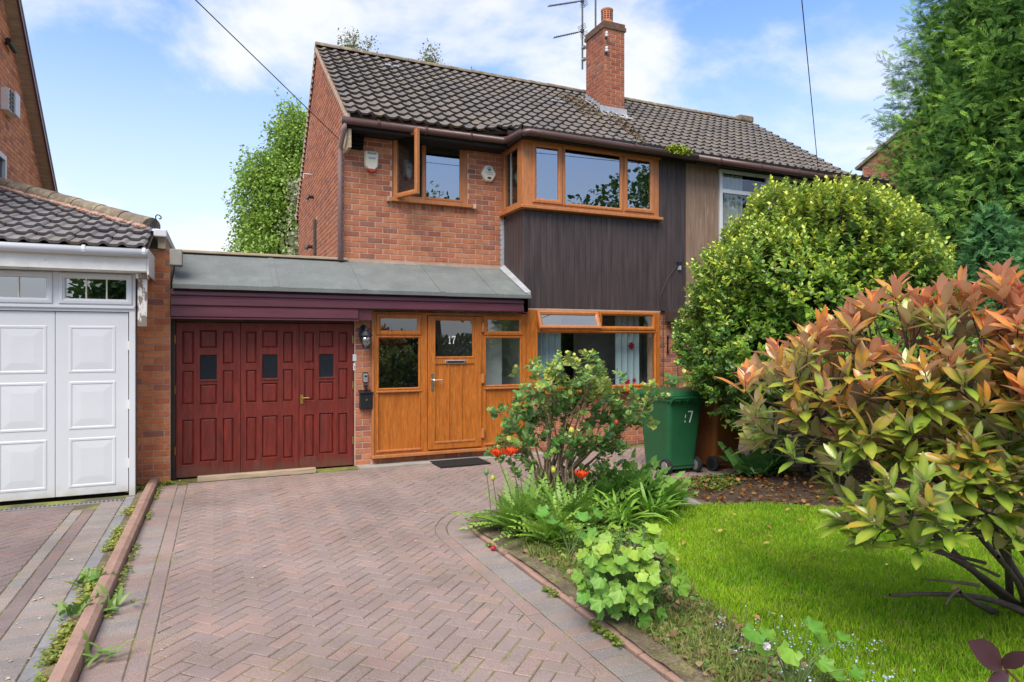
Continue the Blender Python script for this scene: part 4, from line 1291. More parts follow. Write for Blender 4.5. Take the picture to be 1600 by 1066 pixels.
tw = MB().holed(-3.4, -.845, 2.078, 2.44, [(-3.3, -2.5, 2.15, 2.385), (-2.40, -1.665, 2.15, 2.385), (-1.50, -.93, 2.15, 2.385)], YA, YA + .08).build('top_window', M['white'], gar, bev=.004)
for a, b in ((-3.3, -2.5), (-2.40, -1.665), (-1.50, -.93)):
    MB().frame(a - .055, b + .055, 2.10, 2.43, YA - .02, .058, .05).build('sash', M['white'], tw)
    pane(a - .005, b + .005, 2.145, 2.39, YA + .03, tw, 'glass_up')
    mb = MB()
    for k in (1, 2):
        x = a + (b - a) * k / 3; mb.box(x - .006, x + .006, YA + .012, YA + .026, 2.15, 2.385)
    mb.build('glazing_bar', M['cream'], tw)
MB().box(-3.4, -.80, YA + .2, YA + 2.2, 2.12, 2.13).build('ceiling', M['room_dark'], gar)
MB().box(-3.4, -.80, YA + 1.2, YA + 1.25, 0, 2.5).build('back_wall', M['room_dark'], gar)
MB().box(-3.4, -.85, YA - .03, YA - .004, 2.055, 2.085).build('head_trim', M['white'], gar, bev=.004)
MB().box(-5.5, -.715, 8.12, 8.145, 2.455, 2.62).build('fascia', M['white_dirty'], gar)
mb = MB(); mb.box(-5.5, -.715, 8.15, YA + .1, 2.445, 2.465); mb.box(-.712, -.695, 8.12, 8.9, 2.42, 2.70); mb.build('soffit', M['white_dirty'], gar)
g = gutter([(-5.5, 8.07, 2.655), (-.70, 8.07, 2.645)], gar, M['white'], .047)
for x in (-4.0, -3.1, -2.05, -1.30, -.75):
    MB().tube([(x, 8.07, 2.655 - .004 * 0), (x + .03, 8.07, 2.655)], .052, 12).build('gutter_bracket', M['white'], g)
mb = MB(); mb.box(-.83, -.71, 8.22, 8.36, 2.385, 2.44); mb.box(-.815, -.725, 8.27, 8.36, 1.86, 2.385)
mb.build('bracket', M['peel'], gar, bev=.004)
# roof: front slope, hip, right slope
SG = .375
def gz(y): return 2.69 + SG * (y - 8.06)
mb = MB()
mb.v = [(-5.5, 8.08, gz(8.08) - .02), (-.70, 8.08, gz(8.08) - .02), (-.70, 9.0, gz(9.0) - .02), (-4.4, 12.7, gz(12.7) - .02), (-5.5, 12.7, gz(12.7) - .02), (-.70, 13, gz(9.0) - .02), (-4.4, 13, gz(12.7) - .02)]
mb.f = [(0, 1, 2, 3, 4), (2, 5, 6, 3)]
gr = mb.build('roof', M['darkwood'], gar)
tv2, tf2 = tile_template(.345, .345, 2)
GC = [(.185, .168, .170), (.168, .155, .160), (.200, .182, .182), (.178, .170, .178), (.19, .172, .168)]
it = []
dv = Vector((0, -1, -SG)).normalized(); dx = Vector((1, 0, 0)); nn = dx.cross(-dv).normalized()
T0 = Matrix((dx, dv, nn)).transposed().to_4x4()
for r_ in range(12):
    Y = 8.05 + r_ * .315
    for i in range(15):
        X = -.72 - .1725 - i * .345
        lim = -.72 - max(0, Y + .10 - 9.0)
        if X > lim + .05: continue
        it.append((int(nr.integers(0, 5)), Matrix.Translation((X, Y, gz(Y) + nr.normal() * .002)) @ T0 @ Matrix.Rotation(nr.normal() * .005, 4, 'Z')))
pieces(gr, 'roof_tile', [(tv2, tf2, c_) for c_ in GC], it, M['tile'], 150)
hd = Vector((-1, 1, SG)).normalized(); hs = Vector((1, 1, 0)).normalized(); hn = hs.cross(hd).normalized()
if hn.z < 0: hn = -hn
L_ = .43
V = []
for k in range(9):
    t = math.pi * k / 8; c_, s_ = math.cos(t), math.sin(t)
    V += [(0, -.13 * c_, .12 * s_ - .02), (L_ * .99, -.12 * c_, .112 * s_ - .02)]
mb = MB(); mb.v = V; mb.f = [(2 * k, 2 * k + 1, 2 * k + 3, 2 * k + 2) for k in range(8)] + [tuple(2 * k for k in range(9)), tuple(2 * k + 1 for k in range(9))[::-1]]
hm = mb.mesh('hip_tile')
Th = Matrix((hd, hs, hn)).transposed().to_4x4()
for i in range(11):
    p = Vector((-.74, 9.0, gz(9.0) + .045)) + hd * (i * L_)
    link('hip_tile', hm, M['ridge'], gr, mw=Matrix.Translation(p) @ Th)
mb = MB()                                                                     # ragged mortar under the hip tiles
for i in range(90):
    p = Vector((-.72, 9.0, gz(9.0) + .01)) + hd * (i * .05) - hs * (.13 + rnd.uniform(0, .03))
    mb.ball((p.x, p.y, p.z), rnd.uniform(.03, .05), 6, 4, (1, 1, .7))
mb.build('hip_mortar', mat('pink_mortar', (.44, .27, .21), .95, .3, 14, .6, 60, col2=(.30, .2, .13), c2scale=10), gr)
mb = MB()
sp = [Vector((-.70, 9.0, gz(9.0) + .02)), Vector((-.69, 8.98, gz(9.0) + .10))]
for k in range(14):
    t = k / 13 * 4.6; r_ = .045 * (1 - k / 18)
    sp.append(Vector((-.665 + -.03 * math.cos(t) , 8.97, gz(9.0) + .145 + r_ * math.sin(t))))
mb.tube(sp, .007, 6); mb.box(-.715, -.69, 8.96, 9.0, gz(9) - .0, gz(9) + .10); mb.build('hip_iron', M['black_iron'], gr)
g2 = MB().box(-.70, -.56, 8.75, 8.80, 2.93, 3.02); g2.box(-.70, -.56, 8.80, 13, 2.93, 3.02); g2.build('side_gutter', M['white'], gar, bev=.012)
MB().box(-.66, -.58, 8.82, 13, 2.80, 2.928).build('side_soffit', M['timber'], gar)
MB().box(-3.3, -.93, 8.05, 8.15, -.03, .004).build('drain_channel', M['slate_kerb'], gar)
mb = MB()
for i in range(60):
    x = -3.28 + i * .04
    mb.box(x, x + .022, 8.075, 8.125, .0045, .007)
mb.build('drain_slot', M['black'], gar)

# ---- brick pier between the two garages
pier = thing('brick_pier', 'orange brick pier between the white garage and the red garage doors', 'pier', (-.71, 9, 0))
PY = 8.90
mb = MB(); mb.box(-.885, -.535, PY, PY + .34, 0, 2.80); pw_ = mb.build('core', M['mortar'], pier)
OC = [(.54, .185, .07), (.47, .15, .065), (.58, .22, .09), (.40, .13, .065), (.52, .18, .08), (.31, .13, .085), (.55, .20, .08)]
it = bricks(-.885, -.535, .0, 2.80, (0, PY, 0), (1, 0, 0), (0, -1, 0), phase=.06, prog=.008)
pieces(pw_, 'brick', [(bV, bF, c_) for c_ in OC], [(v % 7, t) for v, t in it], M['brick'], 300)
cp = thing('coping_stone', 'tilted concrete slab at the top of the brick pier', 'slab', (-.49, 8.9, 2.6))
MB().box(-.53, -.40, 8.72, 8.95, 2.60, 2.79, ).build('slab', M['concrete'], cp, bev=.006)

# ================================================================== FAR HOUSES
fh = thing('brick_house', 'orange brick house gable rising behind the white garage roof', 'house', (-4, 12, 0))
GX = -3.2
SF = .963
def fz_(y): return 4.703 + SF * (15.911 - y) if y > 12.4 else 4.703 + SF * (15.911 - 12.4) - SF * (12.4 - y)
mb = MB()
mb.v = [(-9, 8.9, 0), (GX, 8.9, 0), (GX, 15.7, 0), (GX, 15.7, 4.80), (GX, 12.4, 8.0), (GX, 8.9, 4.6), (-9, 8.9, 4.6), (-9, 12.4, 8.0), (-9, 15.7, 4.8), (-9, 15.7, 0)]
mb.f = [(0, 1, 5, 6), (1, 2, 3, 4, 5), (2, 9, 8, 3)]
fw = mb.build('wall', M['mortar_pale'], fh)
it = bricks(9.0, 15.7, 3.2, 8.0, (GX, 0, 0), (0, 1, 0), (1, 0, 0), keep=lambda u, z: z < fz_(u) - .14 and not (11.7 < u < 13.12 and 3.4 < z < 4.72))
pieces(fw, 'brick', [(bV, bF, (min(.7, c_[0] * 1.5), c_[1] * 1.65, c_[2] * 1.5)) for c_ in BC], it, M['brick'], 200)
mb = MB()
mb.v = [(-9, 16.0, fz_(16.0)), (GX + .22, 16.0, fz_(16.0)), (GX + .22, 12.4, fz_(12.4)), (-9, 12.4, fz_(12.4)), (GX + .22, 8.6, fz_(8.6)), (-9, 8.6, fz_(8.6))]
mb.f = [(0, 1, 2, 3), (3, 2, 4, 5)]
fr_ = mb.build('roof', M['ridge'], fh); sm = fr_.modifiers.new('thick', 'SOLIDIFY'); sm.thickness = .07; sm.offset = 0
mb = MB()
for a, b in ((15.98, 12.4), (12.4, 8.6)):
    mb.add([(GX + .19, a, fz_(a) - .17), (GX + .215, a, fz_(a) - .17), (GX + .215, a, fz_(a) - .035), (GX + .19, a, fz_(a) - .035), (GX + .19, b, fz_(b) - .17), (GX + .215, b, fz_(b) - .17), (GX + .215, b, fz_(b) - .035), (GX + .19, b, fz_(b) - .035)], BOXF)
mb.build('bargeboard', M['plum'], fh)
mb = MB()
for a, b in ((15.98, 12.4), (12.4, 8.6)):
    mb.add([(GX - .02, a, fz_(a) - .14), (GX + .19, a, fz_(a) - .14), (GX + .19, b, fz_(b) - .14), (GX - .02, b, fz_(b) - .14)], [(0, 1, 2, 3)])
mb.build('verge_soffit', M['timber'], fh)
wf = MB(); wf.box(GX - .03, GX + .05, 11.72, 11.80, 3.45, 4.70); wf.box(GX - .03, GX + .05, 13.03, 13.11, 3.45, 4.70); wf.box(GX - .03, GX + .05, 11.80, 13.03, 4.62, 4.70); wf.box(GX - .03, GX + .05, 11.80, 13.03, 3.45, 3.53)
wf = wf.build('gable_window', M['white'], fh)
MB().box(GX - .02, GX + .004, 11.80, 13.03, 3.53, 4.62).build('pane', M['glass_dark'], wf)
ac = thing('outdoor_unit', 'white and grey slatted box fixed high on the gable at the left edge', 'vent box', (-3.1, 13.2, 5.45))
MB().box(GX, GX + .12, 12.95, 13.42, 5.42, 5.78).build('casing', M['white_dirty'], ac, bev=.01)
MB().box(GX + .125, GX + .16, 13.15, 13.42, 5.42, 5.80).build('hood', M['white'], ac, bev=.01)
mb = MB()
for k in range(5): mb.box(GX + .121, GX + .135, 12.96, 13.14, 5.45 + k * .065, 5.49 + k * .065)
mb.build('grille', M['black'], ac)
fl = thing('flood_light', 'small black lamp on the gable above the slatted white box', 'lamp', (-3.1, 13.3, 6.55))
mb = MB(); mb.tube([(GX, 13.2, 6.58), (GX + .08, 13.2, 6.58)], .03, 8); mb.tube([(GX + .08, 13.05, 6.58), (GX + .08, 13.42, 6.55)], .045, 8); mb.build('lamp_body', M['black'], fl)

rh = thing('brick_house', 'red brick house with sloping verge half hidden by the tall conifer', 'house', (26, 18, 0))
RX, RYE, RZE, RS, RYR = 20.0, 15.7, 7.62, .513, 11.2
RZR = RZE + RS * (RYE - RYR)
mb = MB()
mb.v = [(RX, RYE - .15, 0), (RX, 7.0, 0), (RX, 7.0, 5.4), (RX, RYR, RZR - .06), (RX, RYE - .15, RZE), (29, RYE - .15, 0), (29, RYE - .15, RZE), (29, 7.0, 0), (29, 7.0, 5.4)]
mb.f = [(0, 1, 2, 3, 4), (0, 4, 6, 5), (1, 7, 8, 2)]
rw = mb.build('wall', M['mortar_pale'], rh)
it = bricks(-15.5, -10.0, 5.2, RZR, (RX, 0, 0), (0, -1, 0), (-1, 0, 0), keep=lambda u, z: z < RZE + RS * (RYE + u) - .16 and -u > RYR)
pieces(rw, 'brick', BVAR, it, M['brick'], 150)
mb = MB()
mb.v = [(RX - .10, RYE + .05, RZE - .03), (29, RYE + .05, RZE - .03), (29, RYR, RZR), (RX - .10, RYR, RZR), (RX - .10, 6.8, 5.45), (29, 6.8, 5.45)]
mb.f = [(0, 1, 2, 3), (3, 2, 5, 4)]
rr_ = mb.build('roof', M['ridge'], rh); sm = rr_.modifiers.new('thick', 'SOLIDIFY'); sm.thickness = .10; sm.offset = 0

# ================================================================== THINGS FIXED TO THE HOUSE
def poly_slab(pts, y, th, mb=None, inset=.0):
    """outline in X-Z facing -Y"""
    mb = mb or MB(); n = len(pts)
    cx_ = sum(p[0] for p in pts) / n; cz_ = sum(p[1] for p in pts) / n
    V = [(x, y, z) for x, z in pts] + [(x, y - th * .6, z) for x, z in pts] + [(cx_ + (x - cx_) * (1 - inset), y - th, cz_ + (z - cz_) * (1 - inset)) for x, z in pts]
    F = [tuple(range(2 * n, 3 * n))]
    for b in (0, n): F += [(b + k, b + (k + 1) % n, b + n + (k + 1) % n, b + n + k) for k in range(n)]
    return mb.add(V, F)
yw_ = YW - .007
ab = thing('alarm_box', 'cream alarm box with red lens at its base, left of the small upper window', 'alarm box', (2.05, YW, 4.33), 'alarm boxes')
poly_slab([(1.955, 4.28), (2.0, 4.215), (2.11, 4.215), (2.15, 4.28), (2.16, 4.46), (2.135, 4.497), (1.97, 4.497), (1.945, 4.46)], yw_, .06, inset=.14).build('casing', M['cream'], ab, bev=.004)
poly_slab([(1.975, 4.262), (2.005, 4.20), (2.055, 4.183), (2.105, 4.20), (2.135, 4.262), (2.10, 4.243), (2.055, 4.232), (2.01, 4.243)], yw_ - .004, .05, inset=.1).build('lens', M['lens_red'], ab)
MB().box(1.99, 2.12, yw_ - .063, yw_ - .060, 4.445, 4.472).build('dark_strip', M['grey_ink'], ab)
mb = MB()
for k, wd in enumerate((.008, .011, .007, .012, .009, .008, .011, .009)): mb.box(2.005 + k * .0132, 2.005 + k * .0132 + wd, yw_ - .0625, yw_ - .060, 4.378, 4.394 + .004 * (k % 3))
mb.build('lettering', M['ink'], ab)
ab2 = thing('alarm_box', 'cream six sided alarm box with a round teal emblem, right of the small upper window', 'alarm box', (3.915, YW, 4.35), 'alarm boxes')
HX = [(3.79, 4.345), (3.845, 4.255), (3.87, 4.235), (3.96, 4.235), (3.985, 4.255), (4.04, 4.345), (4.035, 4.375), (3.975, 4.475), (3.95, 4.49), (3.88, 4.49), (3.855, 4.475), (3.795, 4.375)]
poly_slab(HX, yw_, .06, inset=.14).build('casing', M['cream'], ab2, bev=.003)
TD = Matrix.Translation((3.918, yw_ - .0605, 4.425)) @ Matrix.Rotation(R(90), 4, 'X')
mb = MB(); mb.lathe([(.034, 0), (.034, .002)], (0, 0, 0), 20, TD); em = mb.build('emblem', M['teal'], ab2)
mb = MB(); ye_ = yw_ - .0635
for pts in ([(3.89, 4.432), (3.90, 4.448), (3.911, 4.454), (3.913, 4.432)], [(3.923, 4.432), (3.925, 4.454), (3.937, 4.448), (3.946, 4.432)]):
    k = len(mb.v); mb.v += [(x, ye_, z) for x, z in pts]; mb.f.append(tuple(range(k, k + 4)))
mb.build('emblem_mark', M['white'], em)
mb = MB()
for zz, x0, ws in ((4.366, 3.855, (.011, .008, .012, .009, .011, .010, .009)), (4.338, 3.872, (.009, .011, .008, .010, .011, .008))):
    for k, wd in enumerate(ws): mb.box(x0 + k * .0175, x0 + k * .0175 + wd, yw_ - .0625, yw_ - .060, zz, zz + .011 + .003 * (k % 2))
mb.build('lettering', M['grey_ink'], ab2)
mb = MB(); mb.lathe([(.038, 0), (.038, .003)], (0, 0, 0), 16, Matrix.Translation((3.918, yw_ - .0600, 4.285)) @ Matrix.Scale(.45, 4, (0, 0, 1)) @ Matrix.Rotation(R(90), 4, 'X')); mb.build('strobe', M['black'], ab2)

yp = YF - .007
ln = thing('wall_lantern', 'black wall lantern with a ribbed glass globe on the pier beside the oak door', 'lantern', (1.85, YF, 1.78))
mb = MB()
TPL = Matrix.Translation((1.80, yp, 1.80)) @ Matrix.Rotation(R(90), 4, 'X') @ Matrix.Scale(2.0, 4, (0, 1, 0))
mb.lathe([(.062, 0), (.062, .012), (.045, .022)], (0, 0, 0), 18, TPL); mb.build('back_plate', M['black_iron'], ln)
mb = MB(); mb.tube([(1.80, yp - .02, 1.86), (1.80, yp - .08, 1.905), (1.805, yp - .15, 1.895), (1.805, yp - .18, 1.86)], .010, 8); mb.tube([(1.80, yp - .02, 1.80), (1.80, yp - .06, 1.83), (1.80, yp - .08, 1.87)], .007, 6); mb.build('arm', M['black_iron'], ln)
lc = (1.805, yp - .18, 1.70)
mb = MB(); mb.lathe([(.012, .165), (.02, .15), (.05, .13), (.085, .085), (.088, .07), (.07, .07)], lc, 16); mb.build('cap', M['black_iron'], ln)
mb = MB(); mb.lathe([(.040, -.075), (.066, -.035), (.076, .01), (.070, .065)], lc, 20); mb.build('globe', glass('lantern_glass', (.8, .8, .78), .22, 1.5, .08), ln, smooth=True)
mb = MB()
for k in range(6):
    a = k * math.pi / 3 + .3
    mb.tube([(lc[0] + r_ * math.cos(a), lc[1] + r_ * math.sin(a), lc[2] + z) for r_, z in ((.072, .07), (.080, .01), (.069, -.035), (.042, -.08))], .005, 5)
mb.lathe([(.046, -.095), (.050, -.085), (.046, -.07)], lc, 14); mb.build('cage', M['black_iron'], ln)
mb = MB(); mb.tube([(lc[0], lc[1], lc[2] - .07), (lc[0], lc[1], lc[2] + .0)], .012, 8); mb.ball((lc[0], lc[1], lc[2] + .02), .028, 10, 6); mb.build('bulb', M['white'], ln)
ks = thing('key_safe', 'small grey key safe on the pier below the lantern', 'key safe', (1.825, YF, 1.2))
mb = MB(); mb.box(1.79, 1.865, yp - .03, yp, 1.13, 1.275); mb.build('surround', M['black'], ks, bev=.012)
mb = MB(); mb.box(1.797, 1.858, yp - .045, yp - .03, 1.138, 1.255); mb.build('face', M['steel'], ks, bev=.006)
mb = MB(); mb.box(1.81, 1.845, yp - .048, yp - .044, 1.21, 1.232); mb.build('window_slot', M['black'], ks)
px_ = thing('post_box', 'black metal post box on the pier under the key safe', 'post box', (1.83, YF, .88))
mb = MB(); mb.box(1.745, 1.915, yp - .085, yp, .775, .985); mb.build('case', M['black'], px_, bev=.01)
mb = MB(); mb.add([(1.735, yp - .10, .99), (1.925, yp - .10, .99), (1.925, yp, 1.02), (1.735, yp, 1.02), (1.735, yp - .10, 1.0), (1.925, yp - .10, 1.0), (1.925, yp, 1.03), (1.735, yp, 1.03)], BOXF); mb.build('lid', M['black'], px_)
mb = MB(); mb.tube([(1.83, yp - .03, 1.03), (1.83, yp - .03, 1.085)], .014, 8); mb.box(1.80, 1.86, yp - .04, yp - .0, 1.085, 1.10); mb.build('bracket', M['black_iron'], px_)
mb = MB(); mb.tube([(1.83, yp - .087, .90), (1.83, yp - .094, .90)], .012, 10); mb.build('lock', M['chrome'], px_)
db = thing('door_bell', 'white bell push on the dark frame between red garage door and pier', 'door bell', (1.684, YG, 1.36), 'white bell boxes')
mb = MB(); mb.box(1.668, 1.70, YG - .05, YG - .03, 1.30, 1.40); mb.build('box', M['white'], db, bev=.004)
MB().box(1.677, 1.691, YG - .053, YG - .049, 1.33, 1.36).build('button', M['steel'], db)
db2 = thing('sensor_box', 'square white sensor box just above the white bell push', 'sensor', (1.684, YG, 1.47), 'white bell boxes')
mb = MB(); mb.box(1.662, 1.712, YG - .055, YG - .03, 1.425, 1.52); mb.build('box', M['white'], db2, bev=.005)
hb = thing('hanging_bracket', 'black scrolled iron hanging basket bracket on the brick beside the front window', 'bracket', (6.89, YF, 1.6))
mb = MB(); mb.box(6.878, 6.905, yp - .012, yp, 1.48, 1.79)
mb.tube([(6.89, yp - .01, 1.76), (6.95, yp - .12, 1.77), (7.02, yp - .24, 1.76), (7.03, yp - .27, 1.79)], .007, 6)
mb.tube([(6.89, yp - .01, 1.50), (6.91, yp - .04, 1.56), (6.95, yp - .12, 1.66), (6.99, yp - .19, 1.74)], .006, 6); mb.build('iron', M['black_iron'], hb)
def cable(name, label, pts, r=.006, m='wire', cat='cable'):
    return tag(MB().tube(pts, r, 6).build(name, M[m]), label, cat)
cable('cable', 'thin black cable running down the dark cladding right of the bay window', [(7.06, YB - .012, 4.7), (7.07, YB - .012, 3.6), (7.075, YB - .012, 3.0)])
cable('cable', 'black cable looping from the cladding down the brick beside the front window', [(7.05, YB - .014, 2.98), (6.86, YB - .014, 2.75), (6.70, YB - .014, 2.45), (6.74, YB - .02, 2.22), (6.80, yp - .008, 2.1), (6.80, yp - .008, .05)])
cable('cable', 'second dark cable dropping down the brick wall behind the hanging bracket', [(7.10, yp - .008, 2.15), (7.10, yp - .008, .05)])
sf = thing('cable_box', 'small black junction box on the dark cladding right of the bay', 'junction box', (7.08, YB, 3.0))
MB().box(7.045, 7.12, YB - .05, YB - .002, 2.97, 3.04).build('box', M['black'], sf, bev=.008)
MB().box(7.07, 7.11, YB - .045, YB - .002, 2.90, 2.968).build('clip', M['lead'], sf)
# overhead wires
def sag(a, b, d, n=16):
    a = Vector(a); b = Vector(b)
    return [a.lerp(b, i / n) - Vector((0, 0, d * 4 * (i / n) * (1 - i / n))) for i in range(n + 1)]
tag(MB().tube(sag((1.58, 9.64, 4.60), (-5.7, 0.0, 6.64), .0), .006, 6).build('overhead_wire', M['wire']), 'thin overhead wire slanting down from the upper left to the house corner', 'wire', 'overhead wires')
tag(MB().tube(sag((10.06, 8.72, 4.78), (.13, .70, 6.97), .0), .006, 6).build('overhead_wire', M['wire']), 'overhead wire dropping steeply onto the right end of the roof', 'wire', 'overhead wires')

# ---- television aerials on the chimney
ae = thing('television_aerial', 'two armed yagi aerial on a mast strapped to the left of the chimney', 'aerial', (7.0, 12.0, 7.5))
MXY = (6.99, 12.02)
MB().tube([(*MXY, 7.42), (*MXY, 9.3)], .019, 8).build('mast', M['alu'], ae)
for z, dirn, L_ in ((8.86, Vector((-.93, -.10, -.36)), .92), (8.22, Vector((-.93, -.2, -.42)), .85)):
    mb = MB(); d = dirn.normalized(); s_ = d.cross(Vector((0, 0, 1))).normalized(); a = Vector((*MXY, z))
    mb.tube([a, a + d * L_], .011, 6)
    for k in range(12):
        p = a + d * (.16 + k * (L_ - .18) / 11); w_ = .055
        mb.tube([p - s_ * w_ + Vector((0, 0, .0)), p + s_ * w_], .0055, 5); mb.tube([p - Vector((0, 0, .025)), p + Vector((0, 0, .025))], .005, 5)
    u_ = s_.cross(d)
    for q in (-1, 1):
        for k in range(4):
            p = a - d * .02 + u_ * q * (.03 + k * .03)
            mb.tube([p - s_ * .12, p + s_ * .12], .005, 5)
        mb.tube([a, a + u_ * q * .13 - d * .03], .006, 5)
    mb.box(a.x - .03, a.x + .03, a.y - .03, a.y + .03, a.z - .03, a.z + .04)
    mb.build('antenna', M['alu'], ae)
mb = MB(); mb.box(6.97, 7.05, 11.93, 12.04, 7.60, 7.64); mb.box(6.97, 7.05, 11.93, 12.04, 7.85, 7.89); mb.build('strap', M['steel'], ae)
ae2 = thing('aerial_pole', 'slim dark pole rising behind the terracotta chimney pot', 'aerial', (7.25, 11.9, 8))
MB().tube([(7.30, 12.0, 7.7), (7.30, 12.0, 9.6)], .020, 8).build('pole', M['alu'], ae2)
for k, z in enumerate((7.82, 7.52)):
    il = thing('insulator', ('upper' if k == 0 else 'lower') + ' white ceramic insulator on the front corner of the chimney', 'insulator', (7.06, 11.2, z), 'chimney insulators')
    mb = MB(); mb.lathe([(.018, -.05), (.034, -.035), (.034, .0), (.020, .01), (.032, .02), (.030, .05), (.012, .065)], (7.07, 11.20, z), 12); mb.build('body', M['white'], il)
    MB().tube([(7.07, 11.25, z - .06), (7.07, 11.20, z - .06), (7.07, 11.20, z - .03)], .01, 6).build('hook', M['black_iron'], il)

# ================================================================== THINGS ON THE GROUND
bk = tag(MB().box(-.235, 1.145, 8.755, 8.85, .0, .062).build('timber_baulk', M['timber'], bev=.006), 'pale weathered timber lying along the foot of the red garage doors', 'timber')
mt = thing('door_mat', 'dark grey rubber door mat with a grid of holes before the oak door', 'mat', (3.05, 8.6, 0))
T = Matrix.Translation((3.06, 8.62, 0)) @ Matrix.Rotation(R(1), 4, 'Z')
MB().box(-.36, .36, -.24, .24, .002, .012, T).build('mat_base', M['rubber'], mt)
mb = MB()
for i in range(25): mb.box(-.36, .36, -.24 + i * .0195, -.24 + i * .0195 + .009, .0121, .022, T)
for i in range(37): mb.box(-.36 + i * .0195, -.36 + i * .0195 + .009, -.24, .24, .0119, .0215, T)
mb.build('ribs', M['rubber'], mt)

def wheelie(x, y, rz, label, m, num=None, sc=1.0, group='wheelie bins'):
    b = thing('wheelie_bin', label, 'bin', (x, y, 0), group, rz)
    def loc(mb, name, mm, parent=b, **k): return mb.build(name, mm, parent, local=(parent is b), **k)
    # body: tapering rounded box, local -Y is the wheel side
    def ring(w, d, z, yo=0, r_=.06, n=5):
        out = []
        for cx_, cy_, a0 in ((w / 2 - r_, d / 2 - r_, 0), (-w / 2 + r_, d / 2 - r_, 90), (-w / 2 + r_, -d / 2 + r_, 180), (w / 2 - r_, -d / 2 + r_, 270)):
            for k in range(n):
                a = R(a0 + 90 * k / (n - 1)); out.append((cx_ + r_ * math.cos(a), cy_ + r_ * math.sin(a) + yo, z))
        return out
    mb = MB(); rs = [ring(.43, .52, .06, .02), ring(.445, .54, .16, .02), ring(.54, .68, .90, 0), ring(.56, .70, .93, 0), ring(.585, .73, .94, 0), ring(.585, .73, .985, 0)]
    n = len(rs[0])
    for r_ in rs: mb.v += r_
    for q in range(len(rs) - 1): mb.f += [(q * n + k, q * n + (k + 1) % n, (q + 1) * n + (k + 1) % n, (q + 1) * n + k) for k in range(n)]
    mb.f.append(tuple(range(n))[::-1]); mb.f.append(tuple(range((len(rs) - 1) * n, len(rs) * n)))
    body = loc(mb, 'body', m)
    me_ = body.data
    mb = MB(); rs = [ring(.61, .76, .985, 0), ring(.615, .765, 1.01, 0), ring(.58, .72, 1.05, 0), ring(.45, .58, 1.07, 0)]
    for r_ in rs: mb.v += r_
    for q in range(len(rs) - 1): mb.f += [(q * n + k, q * n + (k + 1) % n, (q + 1) * n + (k + 1) % n, (q + 1) * n + k) for k in range(n)]
    mb.f.append(tuple(range(n))[::-1]); mb.f.append(tuple(range((len(rs) - 1) * n, len(rs) * n)))
    loc(mb, 'lid', m)
    mb = MB(); mb.tube([(-.27, -.43, .985), (.27, -.43, .985)], .018, 8)
    for k in range(5):
        xx = -.25 + k * .125
        mb.add([(xx - .008, -.345, .90), (xx + .008, -.345, .90), (xx + .008, -.44, .995), (xx - .008, -.44, .995), (xx - .008, -.345, 1.0), (xx + .008, -.345, 1.0)], [(0, 1, 2, 3), (3, 2, 5, 4), (0, 3, 4), (1, 5, 2), (0, 4, 5, 1)])
    loc(mb, 'handle', m)
    for sx in (-1, 1):
        TW_ = Matrix.Translation((sx * .235, -.235, .10)) @ Matrix.Rotation(R(90), 4, 'Y')
        mb = MB(); mb.lathe([(.07, -.028), (.092, -.028), (.10, -.018), (.10, .018), (.092, .028), (.07, .028)], (0, 0, 0), 22, TW_)
        wh = loc(mb, 'wheel', M['rubber'])
        mb = MB(); mb.lathe([(.02, -.034), (.066, -.030), (.07, -.02), (.07, .02), (.066, .030), (.02, .034)], (0, 0, 0), 18, TW_); mb.build('rim', M['steel'] if num else M['black'], wh)
    loc(MB().tube([(-.24, -.235, .10), (.24, -.235, .10)], .012, 8), 'axle', M['black'])
    if num:
        mb = MB(); h = .15; w = .075; xx, zz = .03, .66
        yy = lambda z: -.27 - (z - .16) / .74 * .07 - .0045 + .02 * (1 - (z - .16) / .74)
        def q(pts): 
            k = len(mb.v); mb.v += [(x_, yy(z_), z_) for x_, z_ in pts]; mb.f.append(tuple(range(k, k + len(pts))))
        q([(xx, zz + h - .016), (xx + w, zz + h - .016), (xx + w, zz + h), (xx, zz + h)]); q([(xx + w - .017, zz + h - .016), (xx + w, zz + h - .016), (xx + w - .03, zz), (xx + w - .05, zz)])
        q([(xx - .045, zz + .06), (xx - .032, zz + .065), (xx - .03, zz + .11), (xx - .04, zz + .10)]); q([(xx - .042, zz + .0), (xx - .03, zz + .004), (xx - .032, zz + .035), (xx - .043, zz + .03)])
        loc(mb, 'number', M['number_white'])
    return b
wheelie(5.43, 7.05, R(-1), 'green wheelie bin with a worn white 7 on its back, beside the path', M['green_bin'], True)
wheelie(6.12, 7.02, R(3), 'brown wheelie bin tucked behind the green bin under the bush', M['brown_bin'])
pst = thing('stone_post', 'short pale stone post half hidden in the leaves right of the brown bin', 'post', (6.85, 6.75, 0))
MB().box(6.78, 6.96, 6.68, 6.86, 0, .62).build('post', M['concrete'], pst, bev=.02)
# ================================================================== VEGETATION
def stem_mesh(mb, a, b, r0, r1, bend=.1, n=5, sides=6):
    a = Vector(a); b = Vector(b); L_ = (b - a).length
    off = Vector((rnd.gauss(0, 1), rnd.gauss(0, 1), rnd.gauss(0, .4))) * bend * L_
    pts = [a.lerp(b, i / n) + off * math.sin(math.pi * i / n) for i in range(n + 1)]
    mb.tube(pts, [r0 + (r1 - r0) * i / n for i in range(n + 1)], sides, cap=False)
    return pts
def foliage(name, m, parts, parent, kind='stuff'):
    v, f, c_ = merge(parts)
    me = npmesh(name, v, f, c_); me.materials.append(m)
    return link(name, me, m, parent, kind=kind)

